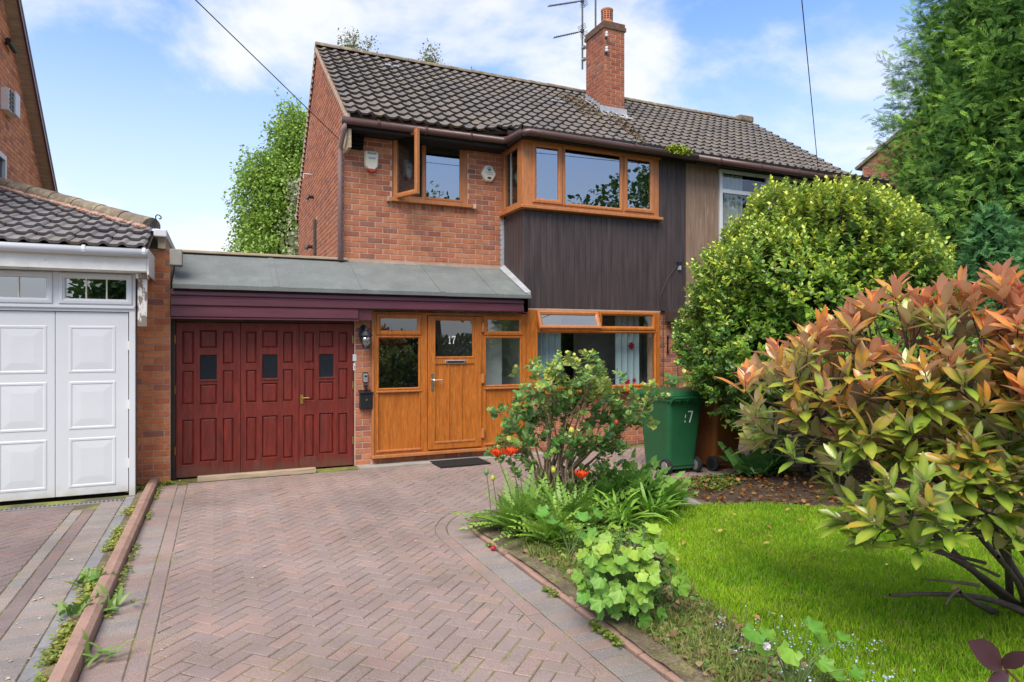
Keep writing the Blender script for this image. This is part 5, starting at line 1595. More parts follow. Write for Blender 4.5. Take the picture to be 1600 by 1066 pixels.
def crown_tree(name, label, base, blobs, n, size, cola, colb, group=None, trunk_r=.18, barkm='bark', drop=.0, cat='tree', tmpl=LOVAL, clump=.5, limbs=True, m='leaf', shell=.55):
    """trunk + limbs + a leafy crown made of clumps; blobs: (x,y,z,rx,ry,rz)"""
    t = thing(name, label, cat, base, group)
    B = np.array(blobs, float); vol = (B[:, 3] * B[:, 4] * B[:, 5]); pr = vol ** .72; pr /= pr.sum()
    mb = MB(); top = B[np.argmax(B[:, 2])]
    b0 = Vector(base)
    tp = Vector((top[0], top[1], top[2] - top[5] * .1))
    tr = stem_mesh(mb, b0, tp, trunk_r, trunk_r * .18, .03, 8, 9)
    if limbs:
        for bl in B:
            c_ = Vector(bl[:3]); s_ = tr[max(1, min(7, int(8 * .75 * max(.15, (c_.z - bl[5] * .5 - b0.z)) / max(.1, tp.z - b0.z))))]
            for _ in range(3):
                e = c_ + Vector((rnd.uniform(-.7, .7) * bl[3], rnd.uniform(-.7, .7) * bl[4], rnd.uniform(-.5, .7) * bl[5]))
                stem_mesh(mb, s_, e, trunk_r * .32, trunk_r * .05, .08, 5, 5)
    mb.build('trunk', M[barkm], t, smooth=True)
    # clump centres in the shells of the blobs
    ncl = max(20, n // 60)
    bi = nr.choice(len(B), ncl, p=pr)
    d = rand_dirs(ncl); rr = shell + (1 - shell) * nr.random(ncl) ** .6
    cc_ = B[bi, :3] + d * B[bi, 3:] * rr[:, None]
    k = nr.integers(0, ncl, n)
    csz = clump * (.6 + .8 * nr.random(ncl))
    P = cc_[k] + np.clip(nr.normal(size=(n, 3)), -1.7, 1.7) * (csz[k] * .5)[:, None] * np.array([1, 1, .75])
    if drop: P[:, 2] -= drop * np.abs(nr.normal(size=n)) * csz[k]
    dirs = unit(P - B[bi[k], :3]) + nr.normal(size=(n, 3)) * .8 + np.array([0, 0, -.25 - drop])
    Bm = basis(dirs, rand_dirs(n, .1, 1) + np.array([0, 0, .6]))
    tone = np.clip(.5 + .25 * nr.normal(size=ncl), 0, 1)[k] * .7 + nr.random(n) * .3
    cols = mixc(cola, colb, tone)
    foliage('crown', M[m], [leaves(tmpl, P, Bm, size * nr.uniform(.65, 1.3, n), cols)], t)
    return t

LDIA = (np.array([(0, 0, 0), (.36, .42, .08), (0, 1, -.05), (-.36, .42, .08)]), np.array([(0, 1, 2, 3)]))
# ---- trees behind
crown_tree('birch_tree', 'light green birch tree behind the house at the left of the gable', (2.6, 23.5, 0),
    [(2.3, 23.5, 5.0, 1.8, 2, 1.6), (1.8, 23.5, 6.5, 1.4, 1.6, 1.2), (2.6, 23.5, 7.4, 1.3, 1.6, 1.3), (2.5, 23.3, 8.6, .85, 1.2, .9), (1.7, 23, 3.6, 1.5, 1.6, 1.2), (3.2, 23.8, 5.5, 1.7, 1.8, 2.2), (2.2, 23.4, 9.35, .35, .5, .6), (1.2, 23.3, 7.4, .5, .6, .6), (.75, 23.3, 4.3, .4, .5, .35)],
    90000, .105, (.10, .22, .03), (.42, .58, .10), None, .16, 'bark_pale', .45, clump=.42, tmpl=LDIA)
crown_tree('blossom_tree', 'pale cream flowering tree between the birch and the house gable', (2.75, 20.3, 0),
    [(2.45, 20.3, 5.6, .55, .6, .9), (2.75, 20.3, 4.6, .7, .7, .9), (2.25, 20.2, 6.5, .25, .3, .6)], 3000, .11, (.25, .29, .14), (.52, .50, .36), None, .07, 'bark', .3, clump=.4)
TT = [('tall slim tree tip rising just behind the left end of the roof ridge', [(548, 62), (575, 82), (556, 95)]), ('slender tree top showing above the middle of the roof ridge', [(672, 82), (668, 100)]), ('sparse wispy tree top nearest the chimney above the ridge', [(712, 103), (745, 110)])]
def at_depth(px, py, t):
    u = (px - 800) / 1026.; v = (533 - py) / 1026.
    return (u * math.cos(YAW) + math.sin(YAW)) * t, (-u * math.sin(YAW) + math.cos(YAW)) * t, 1.7 + v * t
for k, (lab, ps) in enumerate(TT):
    bl = []
    for i, (px, py) in enumerate(ps):
        x, y, z = at_depth(px, py, 31)
        w = .45 if k == 0 and i == 0 else .32
        bl.append((x, y, z - .30, w, w, .85 if k < 2 else .4)); bl.append((x, y, z - 1.3, w * 1.7, w * 1.6, .9)); bl.append((x, y, z - 3.2, w * 2.4, w * 2.2, 1.2))
    crown_tree('poplar_tree', lab, (bl[0][0], bl[0][1], 0), bl, 11000 if k < 2 else 3500, .10, (.13, .16, .05), (.33, .32, .11), 'tree tops behind the roof', .18, 'bark', .2, clump=.45, shell=.1, tmpl=LDIA)

# ---- the big conifer on the right
def conifer(name, label, base, H, Rr, n, size, cola, colb, z0=.1, clipz=None, seed_lobes=60):
    t = thing(name, label, 'conifer', base)
    b = np.array(base)
    mb = MB(); mb.tube([Vector(base), Vector(base) + Vector((0, 0, H * .97))], [Rr * .07, .02], 9)
    for _ in range(60):
        zz = rnd.uniform(.05, .9) * H; a = rnd.uniform(0, 6.28); r_ = Rr * (1 - zz / H) ** .8 * .8
        stem_mesh(mb, b + np.array([0, 0, zz]), b + np.array([math.cos(a) * r_, math.sin(a) * r_, zz + .25 * r_]), .04, .01, .05, 4, 5)
    mb.build('trunk', M['bark'], t, smooth=True)
    # feathered boughs: each bough is a plume of sprays
    nb = n // 9
    zz = (1 - nr.random(nb) ** .75) if False else nr.beta(1.05, 1.35, nb)
    a = nr.uniform(0, 2 * math.pi, nb)
    Rz = Rr * (1 - zz) ** .555 * (1 + .07 * np.sin(a * 5 + zz * 17) + .06 * np.sin(a * 9 - zz * 31))
    rr = Rz * (.78 + .25 * nr.random(nb) ** .7)
    out = np.stack([np.cos(a), np.sin(a), np.zeros(nb)], 1)
    nz_ = .06 * np.sin(a * 23 + zz * 60)
    rr = rr * (1 + nz_)
    C0 = b + out * rr[:, None] + np.array([0, 0, 1]) * (z0 + zz * (H - z0))[:, None]
    D0 = unit(out * 1.0 + np.array([0, 0, 1]) * nr.uniform(.15, 1.0, nb)[:, None] + nr.normal(size=(nb, 3)) * .25)
    k = np.repeat(np.arange(nb), 9); j = np.tile(np.arange(9), nb)
    L_ = size * 2.1 * (.6 + .8 * nr.random(nb))
    C0[:, 2] += 0
    P = C0[k] + D0[k] * (L_[k] * (j / 9 - .55))[:, None] + nr.normal(size=(nb * 9, 3)) * size * .22
    D = unit(D0[k] + nr.normal(size=(nb * 9, 3)) * .5 + out[k] * .25 - np.array([0, 0, .15]))
    Bm = basis(D, out[k] + nr.normal(size=(nb * 9, 3)) * .6 + np.array([0, 0, .5]))
    fr = frond(4, .46, -.38, .036, .42)
    far_ = (P[:, 0] < 12.25) & (P[:, 1] > 8.3); P[far_, 0] += 12.25 - P[far_, 0]
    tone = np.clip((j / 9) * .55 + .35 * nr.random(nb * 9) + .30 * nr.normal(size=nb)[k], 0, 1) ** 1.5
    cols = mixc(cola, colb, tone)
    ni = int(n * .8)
    zi = nr.beta(1.0, 1.35, ni); ai = nr.uniform(0, 2 * math.pi, ni)
    ri = Rr * (1 - zi) ** .555 * nr.uniform(.25, .90, ni)
    Pi = b + np.stack([np.cos(ai) * ri, np.sin(ai) * ri, z0 + zi * (H - z0)], 1)
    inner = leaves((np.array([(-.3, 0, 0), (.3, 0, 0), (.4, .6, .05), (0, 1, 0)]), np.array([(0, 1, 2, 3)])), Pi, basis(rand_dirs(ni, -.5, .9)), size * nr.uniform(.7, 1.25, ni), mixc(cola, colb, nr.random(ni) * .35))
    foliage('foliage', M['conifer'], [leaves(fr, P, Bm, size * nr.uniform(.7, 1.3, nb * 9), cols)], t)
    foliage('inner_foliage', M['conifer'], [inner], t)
    return t
conifer('conifer_tree', 'tall dense green conifer filling the upper right corner', (15.4, 7.5, 0), 14.0, 4.05, 66000, .185, (.040, .125, .026), (.33, .56, .08))
conifer('small_conifer', 'small blue green conifer between the bush and the tall conifer', (10.75, 6.15, 0), 3.75, .95, 7000, .12, (.045, .14, .048), (.19, .42, .13))

# ---- shoot-built shrubs
def whorl(nl, L_, spread=.9, tmpl=LOVAL):
    pass
def shoots(P, D, nl, length, lsize, tmpl, cola, colb, tone, spread=.9, wid=1.0, up=(0, 0, 1)):
    """leafy shoots: P tip bases (n,3), D directions; nl leaves each"""
    n = len(P); k = np.repeat(np.arange(n), nl); j = np.tile(np.arange(nl), n)
    ang = j * 2.4 + nr.uniform(0, 6.28, n)[k]
    Bs = basis(D, nr.normal(size=D.shape))
    side = Bs[k, :, 0] * np.cos(ang)[:, None] + Bs[k, :, 2] * np.sin(ang)[:, None]
    t = (j + .5) / nl
    sp = spread * (1.15 - .75 * t)
    d = unit(D[k] * (1 - sp * .55)[:, None] + side * sp[:, None] + nr.normal(size=(n * nl, 3)) * .12 - np.array([0, 0, .12]) * (1 - t)[:, None])
    pos = P[k] + D[k] * (length * t)[:, None]
    Bm = basis(d, D[k] * .8 + np.array(up) * .5 + nr.normal(size=(n * nl, 3)) * .2)
    sz = lsize * (1.1 - .45 * t) * nr.uniform(.75, 1.2, n * nl)
    S3 = np.stack([sz * wid, sz, sz], 1)
    tn = np.clip(tone[k] + .35 * (t - .5) + .12 * nr.normal(size=n * nl), 0, 1)
    return pos, Bm, S3, tn

# bright evergreen bush in front of the neighbouring house
bush = thing('evergreen_bush', 'large rounded bright green bush in front of the neighbouring house', 'bush', (6.75, 5.9, 0))
bc = np.array([6.77, 5.85, 1.96]); br = np.array([1.44, 1.40, 1.56])
n = 6200
d = rand_dirs(n, -.95, 1)
lump = 1 + .07 * np.sin(d[:, 0] * 7 + d[:, 2] * 5) + .06 * np.sin(d[:, 1] * 9 - d[:, 2] * 8 + 1)
ds = d.copy()
lo_ = ds[:, 2] < 0
wide = 1 + .22 * np.clip(-ds[:, 2], 0, 1) * (1 - np.clip(-ds[:, 2], 0, 1)) * 4
ds[:, :2] *= wide[:, None]
P = bc + ds * br * (lump * (.76 + .25 * nr.random(n) ** .5))[:, None]
low = P[:, 2] < 1.6
P[low, 0] += (P[low, 2] - 1.6) * .10
keepm = P[:, 2] > .34
P, d = P[keepm], d[keepm]
D = unit(d * .9 + np.array([0, 0, .75]) + nr.normal(size=d.shape) * .3)
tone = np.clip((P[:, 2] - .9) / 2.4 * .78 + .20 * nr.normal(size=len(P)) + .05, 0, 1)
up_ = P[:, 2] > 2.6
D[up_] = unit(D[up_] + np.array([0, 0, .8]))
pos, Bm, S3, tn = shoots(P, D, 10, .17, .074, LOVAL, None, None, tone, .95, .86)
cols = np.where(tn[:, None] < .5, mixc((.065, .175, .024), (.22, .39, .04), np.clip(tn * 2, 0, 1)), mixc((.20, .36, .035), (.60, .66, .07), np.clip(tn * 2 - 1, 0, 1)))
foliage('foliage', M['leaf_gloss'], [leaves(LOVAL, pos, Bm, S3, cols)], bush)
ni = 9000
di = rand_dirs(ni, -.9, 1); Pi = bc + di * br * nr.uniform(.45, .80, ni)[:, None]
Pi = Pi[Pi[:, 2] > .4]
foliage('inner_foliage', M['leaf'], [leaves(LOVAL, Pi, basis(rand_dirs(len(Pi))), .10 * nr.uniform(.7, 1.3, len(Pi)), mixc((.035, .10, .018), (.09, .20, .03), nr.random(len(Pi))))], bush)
mb = MB()
for i in range(9):
    a = rnd.uniform(0, 6.28); q = Vector((6.75 + .12 * math.cos(a), 5.9 + .12 * math.sin(a), 0))
    stem_mesh(mb, q, Vector((6.85 + rnd.uniform(-.9, .9), 5.85 + rnd.uniform(-.9, .9), rnd.uniform(1.2, 2.8))), .035, .012, .06, 5, 6)
for i in range(0, len(P), 5):
    stem_mesh(mb, P[i] - D[i] * .35, P[i] + D[i] * .15, .006, .003, .04, 2, 3)
mb.build('stems', M['bark_dark'], bush, smooth=True)

# red tipped shrub in the right foreground
ph = thing('photinia_shrub', 'red and bronze tipped shrub with long glossy leaves in the right foreground', 'shrub', (4.45, 2.35, 0))
Pb = []; Dd = []; tn0 = []
def blob(cx_, cy_, cz_, rx, ry, rz, n, zmin=-.6, lo=.62):
    d = rand_dirs(n, zmin, 1); r_ = lo + (1 - lo) * nr.random(n) ** .6
    return np.array([cx_, cy_, cz_]) + d * np.array([rx, ry, rz]) * r_[:, None], d
A0 = at_depth(1282, 655, 3.75); A1 = at_depth(1415, 640, 3.6); A2 = at_depth(1560, 665, 3.35); A3 = at_depth(1480, 765, 3.5); A4 = at_depth(1690, 700, 3.2)
sets = [blob(*A0, .34, .42, .42, 56), blob(*A1, .44, .55, .55, 90), blob(*A2, .46, .55, .66, 112), blob(*A3, .62, .5, .42, 80, -.9), blob(*A4, .55, .5, .70, 60)]
for px, py, dep in ((1205, 590, 3.7), (1250, 548, 3.7), (1275, 505, 3.75), (1330, 505, 3.6), (1365, 470, 3.6), (1400, 448, 3.6), (1445, 470, 3.5), (1475, 455, 3.4), (1520, 470, 3.4), (1556, 432, 3.4), (1590, 455, 3.3), (1180, 625, 3.6), (1165, 590, 3.6)):
    sets.append((np.array([at_depth(px, py + 28, dep)]), np.array([[-.1, -.1, 1.0]])))
P = np.concatenate([s_[0] for s_ in sets]); d = np.concatenate([s_[1] for s_ in sets])
D = unit(d * np.array([.8, .8, .5]) + np.array([0, 0, .75]) + nr.normal(size=d.shape) * .22)
hrel = (P[:, 2] - .75) / 1.25
tone = np.clip(hrel * 1.05 + .24 * nr.normal(size=len(P)) - .03, 0, 1)
pos, Bm, S3, tn = shoots(P, D, 9, .10, .160, LLANCE, None, None, tone, .68, 1.0)
LV = np.asarray(LLANCE[0]); LFq = [tuple(q) for q in LLANCE[1]]
def photinia_cols(t):
    """per-vertex colours of one leaf: t 0 old green .. 1 new red"""
    rib = np.array([.36, .46, .06]); edge_old = np.array([.11, .33, .03]); bronze = np.array([.28, .34, .04]); red = np.array([.95, .145, .05])
    e = edge_old + (bronze - edge_old) * min(1, t * 2) if t < .5 else bronze + (red - bronze) * (t * 2 - 1)
    cols = np.zeros((len(LV), 3))
    for i in range(len(LV)):
        c_ = e if i % 3 != 1 else rib * .75 + e * .25
        cols[i] = c_ * (1 if i % 3 == 1 else .95)
    yy = LV[:, 1:2]
    return cols * (1 - .0 * yy) + (red * .5 + bronze * .3 - cols) * yy * (.15 if t < .4 else .6)
NT = 16
pv = [photinia_cols((i + .5) / NT) for i in range(NT)]
ti = np.clip((tn * NT).astype(int), 0, NT - 1)
items = []
for i in range(len(pos)):
    A = Bm[i] * S3[i][None, :]
    items.append((int(ti[i]), Matrix.Translation(Vector(pos[i])) @ Matrix([list(map(float, r_)) for r_ in A]).to_4x4()))
pieces(ph, 'leaf', [(LV, LFq, c_) for c_ in pv], items, M['leaf_red'], 300)
mb = MB(); hub = Vector((4.62, 2.42, .05))
mains = []
for tgt in (A0, A1, A2, A3, A4, at_depth(1390, 930, 3.5), at_depth(1500, 925, 3.4), at_depth(1330, 790, 3.6), at_depth(1450, 560, 3.5), at_depth(1560, 870, 3.3)):
    h_ = hub + Vector((rnd.gauss(0, .06), rnd.gauss(0, .06), rnd.uniform(-.06, .0)))
    mains.append(stem_mesh(mb, h_, Vector(tgt), .024, .009, .06, 8, 7))
allp = [p for pts in mains[:5] for p in pts[2:]]
for i in range(len(P)):
    tip = Vector(P[i]) + Vector(D[i]) * .10
    best = min(allp, key=lambda q: (q - tip).length + (0.5 if q.z > tip.z else 0))
    stem_mesh(mb, best, Vector(P[i]), .0065, .0035, .05, 3, 5)
    mb.tube([Vector(P[i]), tip], [.0035, .002], 4, cap=False)
for px, py, qx, qy in ((1530, 915, 1440, 905), (1500, 920, 1478, 945), (1560, 900, 1455, 862), (1540, 880, 1400, 850)):
    stem_mesh(mb, at_depth(px, py, 3.4), at_depth(qx, qy, 3.4), .010, .004, .04, 4, 6)
mb.build('branches', M['bark_dark'], ph, smooth=True)
# a few dark leaves on a low stem at the bottom right corner
ps = thing('dark_leaf_shoot', 'low shoot with two dark purple leaves at the bottom right corner', 'shoot', at_depth(1585, 1120, 2.3))
mb = MB(); mb.tube([at_depth(1620, 1120, 2.3), at_depth(1590, 1064, 2.3), at_depth(1566, 1040, 2.3)], .004, 6); mb.build('stem', M['stem_red'], ps)
dk = mat('purple_leaf', (.055, .022, .028), .35, .15, 20, back=((.10, .05, .05), .5))
for (a, b, w) in (((1566, 1042), (1524, 1006), 1.5), ((1566, 1042), (1602, 1022), 1.7), ((1575, 1052), (1550, 1066), 1.2)):
    p = np.array(at_depth(*a, 2.3)); q = np.array(at_depth(*b, 2.24))
    Bq = basis((q - p)[None], np.array([[-.4, -.8, .45]]))
    L_ = np.linalg.norm(q - p)
    v, f, c_ = leaves(LLANCE, p[None], Bq, np.array([[L_ * w, L_, L_]]), np.ones((1, 3)))
    me = npmesh('leaf', v, f, c_); link('leaf', me, dk, ps)

# camellia in the bed
cam_ = thing('camellia_bush', 'open dark green camellia bush with bare stems and yellow shoot tips in the bed', 'bush', (3.05, 5.62, 0))
mb = MB(); mbt = MB(); tips = []
def cd_(px, py, dz=0): return Vector(at_depth(px, py, 6.45 + dz))
heads = [(800, 665), (790, 690), (828, 640), (845, 610), (862, 585), (872, 600), (850, 655), (885, 640), (905, 625), (922, 590), (926, 605), (930, 650), (955, 625), (975, 650), (990, 640), (990, 660), (960, 670), (915, 670), (870, 690), (835, 690), (815, 640), (945, 690), (900, 690), (1030, 618), (970, 688), (868, 575), (924, 600), (926, 582), (785, 705), (812, 715), (862, 640), (890, 612)]
b0 = [cd_(862, 800), cd_(885, 805), cd_(845, 800), cd_(902, 800)]
for hx, hy in heads:
    s_ = rnd.choice(b0); e = cd_(hx, hy, rnd.uniform(-.35, .35)); mid = cd_(860 + (hx - 870) * .35 + rnd.uniform(-8, 8), 735 + rnd.uniform(-15, 10), rnd.uniform(-.12, .12))
    mb.tube([s_, s_.lerp(mid, .5) + Vector((rnd.gauss(0, .02), rnd.gauss(0, .02), 0)), mid, mid.lerp(e, .5) + Vector((rnd.gauss(0, .03), rnd.gauss(0, .03), 0)), e], [.019, .016, .012, .007, .004], 6, cap=False)
    tips.append(e)
    for _ in range(8):
        f_ = e + Vector((rnd.gauss(0, .105), rnd.gauss(0, .15), rnd.gauss(0, .105)))
        mbt.tube([e.lerp(mid, .2), e.lerp(f_, .55) + Vector((0, 0, .01)), f_], [.0035, .0025, .0018], 4, cap=False); tips.append(f_)
for _ in range(16):
    f_ = cd_(rnd.uniform(815, 960), rnd.uniform(695, 775), rnd.uniform(-.15, .15)); mb.tube([cd_(875 + rnd.uniform(-15, 15), 775), f_], [.006, .002], 4, cap=False); tips.append(f_)
mb.build('stems', M['bark_pale'], cam_, smooth=True)
mbt.build('twigs', M['twig'], cam_, smooth=True)
tp = np.array([list(t_) for t_ in tips]); n = len(tp)
D = unit(nr.normal(size=(n, 3)) * .55 + np.array([0, 0, .7]))
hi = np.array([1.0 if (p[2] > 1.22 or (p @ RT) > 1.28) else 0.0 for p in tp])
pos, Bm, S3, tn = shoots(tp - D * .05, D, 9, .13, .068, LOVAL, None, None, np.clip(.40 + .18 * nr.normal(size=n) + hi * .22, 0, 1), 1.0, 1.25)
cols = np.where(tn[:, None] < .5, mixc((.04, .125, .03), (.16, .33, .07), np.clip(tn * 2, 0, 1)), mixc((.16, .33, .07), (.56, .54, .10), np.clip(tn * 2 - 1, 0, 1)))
foliage('foliage', M['leaf_gloss'], [leaves(LOVAL, pos, Bm, S3, cols)], cam_)
for k, (px, py) in enumerate(((963, 660), (893, 673), (905, 683), (864, 732))):
    mb = MB(); c_ = cd_(px, py, -.25); mb.ball(c_, .022 if k != 1 else .03, 8, 6, (1, 1, 1.2)); mb.build('bud', mat('flower_bud', (.42, .05, .03) if k == 0 else (.45, .42, .06), .6, .1), cam_, smooth=True)

# ---- low plants of the bed
GRN = [(.10, .22, .030), (.17, .31, .045), (.24, .38, .07)]
def plant(name, label, cat, loc, group=None): return thing(name, label, cat, loc, group)
def fern_tuft(loc, n, L_, label, name='poppy_plant', cola=(.13, .29, .04), colb=(.34, .52, .10), spread=.9, fr=None, cat='plant', group=None, m='leaf', wid=1.0):
    t = plant(name, label, cat, loc, group)
    fr = fr or frond(11, .22, -.42, .045, .85)
    a = nr.uniform(0, 6.28, n); el = nr.uniform(.35, 1.35, n)
    D = np.stack([np.cos(a) * np.cos(el) * spread, np.sin(a) * np.cos(el) * spread, np.sin(el)], 1)
    P = np.array(loc) + np.stack([nr.normal(size=n) * .05, nr.normal(size=n) * .05, np.zeros(n) + .02], 1)
    Bm = basis(D, np.array([0, 0, 1.]) + nr.normal(size=(n, 3)) * .25 + D * -.2)
    sz = L_ * nr.uniform(.6, 1.15, n); S3 = np.stack([sz * wid, sz, sz], 1)
    cols = mixc(cola, colb, nr.random(n))
    foliage('foliage', M[m], [leaves(fr, P, Bm, S3, cols)], t)
    return t
fern_tuft((2.42, 5.28, .03), 75, .46, 'feathery light green poppy foliage at the corner of the bed')
fern_tuft((2.50, 4.82, .03), 46, .40, 'drooping ferny green leaves lowest at the bed edge', cola=(.17, .34, .04), colb=(.38, .56, .10))
fern_tuft((2.85, 5.10, .03), 60, .44, 'feathery green foliage below the camellia stems', cola=(.11, .26, .035), colb=(.30, .48, .08))
fern_tuft((2.9, 5.55, .03), 40, .40, 'dark feathery foliage around the base of the camellia', cola=(.08, .20, .03), colb=(.20, .37, .06))
fern_tuft((3.75, 5.55, .03), 80, .46, 'leafy green peony clump beside the stone slab', 'peony_plant', (.085, .22, .04), (.22, .40, .075), .9, frond(5, .30, -.35, .10, .8))
fern_tuft((3.45, 5.60, .03), 60, .44, 'green peony foliage right of the camellia', 'peony_plant', (.085, .22, .04), (.24, .42, .08), .9, frond(5, .30, -.35, .10, .8))
fern_tuft((4.05, 5.45, .03), 60, .40, 'bushy green clump at the lawn corner of the bed', 'peony_plant', (.10, .24, .035), (.26, .46, .06), .9, frond(5, .28, -.4, .09, .8))
STRAP = (np.array([(-.035, 0, 0), (.035, 0, 0), (-.05, .4, -.04), (.05, .4, -.04), (-.04, .75, -.2), (.04, .75, -.2), (-.004, 1, -.46), (.004, 1, -.46)]), np.array([(0, 1, 3, 2), (2, 3, 5, 4), (4, 5, 7, 6)]))
fern_tuft((3.35, 5.05, .03), 50, .36, 'clump of long strap leaves at the back of the bed', 'daylily', (.14, .32, .04), (.32, .54, .07), .9, STRAP, m='leaf')
fern_tuft((3.75, 5.10, .03), 50, .36, 'clump of long strap leaves next to the lawn edge', 'daylily', (.13, .30, .04), (.30, .52, .07), .9, STRAP, m='leaf')
fern_tuft((6.0, 6.12, .03), 38, .42, 'dark green plant with pointed leaves on the bare soil before the brown bin', 'leafy_plant', (.04, .13, .035), (.12, .28, .06), .9, frond(4, .34, -.3, .17, .75))
fern_tuft((6.4, 6.2, .03), 24, .40, 'second dark leafy plant under the big bush beside the post', 'leafy_plant', (.04, .13, .035), (.11, .25, .06), .9, frond(4, .34, -.3, .17, .75))

# poppies: flowers on stems
def poppy(px, py, dep, foot, label, r_=.058):
    c_ = Vector(at_depth(px, py, dep)); t = thing('poppy', label, 'poppy', foot, 'orange poppies in the bed')
    mb = MB(); f_ = Vector(foot); mb.tube([f_, f_.lerp(c_, .5) + Vector((.02, 0, .03)), c_ - Vector((0, 0, .012))], .0045, 6); mb.build('stem', M['stem'], t)
    for k in range(5):
        a0 = k * 2 * math.pi / 5 + rnd.uniform(-.2, .2); V = []; F = []
        NS, NA = 4, 6
        for i in range(NS + 1):
            s_ = i / NS
            for j in range(NA + 1):
                w = (j / NA - .5) * 1.75
                rr = r_ * (.10 + .80 * math.sin(s_ * 1.9)) * (1 + .06 * math.sin(j * 3.1 + k))
                zz = .085 * s_ ** .75 + .014 * math.sin(j * 2.2 + k * 2) * s_ - .02 * s_ ** 4
                V.append((c_.x + rr * math.cos(a0 + w * .62), c_.y + rr * math.sin(a0 + w * .62), c_.z + zz - .025 + (k % 2) * .006))
        for i in range(NS):
            for j in range(NA): q = i * (NA + 1) + j; F.append((q, q + 1, q + NA + 2, q + NA + 1))
        mb = MB(); mb.v = V; mb.f = F; mb.build('petal', M['petal'], t, smooth=True)
    mb = MB(); mb.ball((c_.x, c_.y, c_.z - .005), .016, 8, 6); mb.build('centre', M['black'], t)
poppy(777, 711, 5.9, (2.42, 5.30, .03), 'orange red poppy, leftmost of the pair before the doormat', .072)
poppy(797, 709, 5.75, (2.45, 5.28, .03), 'orange red poppy, right one of the pair before the doormat', .085)
poppy(909, 745, 5.6, (2.90, 5.10, .03), 'single orange red poppy in front of the camellia stems', .070)
for k, (px, py, col_, lab) in enumerate(((760, 738, 0, 'round green poppy bud, highest at the left corner of the bed'), (770, 747, 1, 'yellowish poppy bud just below the round green one'), (812, 735, 0, 'green poppy bud under the pair of poppies'), (865, 735, 1, 'yellow poppy bud between the camellia stems'))):
    c_ = Vector(at_depth(px, py, 5.75)); t = thing('poppy_bud', lab, 'flower bud', (c_.x + .05, c_.y - .02, .03), 'poppy buds')
    MB().tube([(c_.x + .05, c_.y - .02, .03), (c_.x + .03, c_.y, c_.z * .6), c_], .004, 6).build('stem', M['stem'], t)
    mb = MB(); mb.ball(c_, .021, 10, 7, (1, 1, 1.25)); mb.build('bud', mat('bud_skin', ((.12, .22, .06), (.38, .40, .05))[col_], .6, .15, 60), t, smooth=True)

# mallow plants with lobed leaves
def lobed(n=21, lobes=5):
    V = [(0, .10, 0)]; F = []
    for ring_, (q, zz) in enumerate(((.55, .02), (1.0, .075))):
        for i in range(n):
            a = -math.pi * .86 + 2 * math.pi * .86 * i / (n - 1)
            r_ = .5 * q * (1 if ring_ == 0 else (.70 + .30 * abs(math.cos(a * lobes / 2 / .86 * .95))) * (1 + .04 * math.cos(i * 3.1)))
            w = zz + (.05 if ring_ else .03) * math.cos(a * lobes * 1.15 + .3) + (.03 * math.cos(i * 2.4) if ring_ else 0)
            V.append((r_ * math.sin(a), .40 + r_ * math.cos(a) * .95, w - .05 * (q > .9) * math.cos(a)))
    F = [(0, i, i + 1) for i in range(1, n)] + [(i, n + i, n + i + 1, i + 1) for i in range(1, n)]
    return np.array(V), F
LOBE = lobed()
def mallow(loc, spots, size, label, name='mallow_plant'):
    t = thing(name, label, 'plant', loc)
    b = Vector(loc); var = []
    for i in range(6):
        c_ = mixc((.11, .28, .035), (.29, .44, .05), np.array([i / 5.]))[0]
        cc_ = np.repeat(c_[None], len(LOBE[0]), 0); cc_[0] *= 1.25
        var.append((LOBE[0], [tuple(f) for f in LOBE[1]], cc_))
    items = []; mb = MB()
    for (p, nrm_, s_, vi) in spots:
        p = Vector(p); nrm_ = Vector(nrm_).normalized()
        out = (p - b); out.z = 0
        if out.length < .02: out = Vector((rnd.gauss(0, 1), rnd.gauss(0, 1), 0))
        out = (out.normalized() + Vector((rnd.gauss(0, .5), rnd.gauss(0, .5), 0)))
        y_ = (out - nrm_ * out.dot(nrm_)).normalized(); x_ = y_.cross(nrm_)
        A = Matrix((x_ * s_, y_ * s_, nrm_ * s_)).transposed()
        items.append((vi, Matrix.Translation(p) @ A.to_4x4()))
        mb.tube([b + Vector((rnd.gauss(0, .02), rnd.gauss(0, .02), 0)), b.lerp(p, .55) + Vector((0, 0, .05)), p], [.0045, .0035, .0025], 5, cap=False)
    mb.build('stems', M['stem'], t, kind='stuff')
    pieces(t, 'leaf', var, items, M['leaf'], 300)
    return t
sp = []
mc = Vector(at_depth(982, 892, 3.95))
for i in range(190):
    d_ = Vector(rand_dirs(1, -.85, 1)[0]); p = mc + Vector((d_.x * .30, d_.y * .28, d_.z * .27)) * rnd.uniform(.6, 1.05)
    if p.z < .06: continue
    nn_ = d_ * .8 + Vector((-.1, -.35, .7)) + Vector((rnd.gauss(0, .3), rnd.gauss(0, .3), rnd.gauss(0, .2)))
    sp.append((p, nn_, rnd.uniform(.065, .115), min(5, max(0, int(2.2 + d_.z * 2.4 + rnd.gauss(0, 1.1))))))
mallow((mc.x, mc.y, .03), sp, .1, 'bright green mallow with broad lobed leaves at the lawn edge of the bed')
sp = []
for px, py, s_, vi in ((1185, 985, .12, 0), (1215, 1000, .12, 1), (1262, 985, .115, 0), (1240, 1012, .12, 2), (1285, 1012, .12, 1), (1310, 1000, .09, 0), (1275, 1030, .10, 1), (1205, 1015, .10, 2), (1325, 1045, .09, 0), (1300, 1060, .09, 1)):
    p = at_depth(px, py, 3.05 + rnd.uniform(-.1, .1)); sp.append((p, (rnd.gauss(0, .25), -.35 + rnd.gauss(0, .2), .9), s_, vi))
mallow((*at_depth(1245, 1035, 3.05)[:2], .03), sp, .1, 'small mallow with grey green leaves near the bottom of the lawn')
sp = []
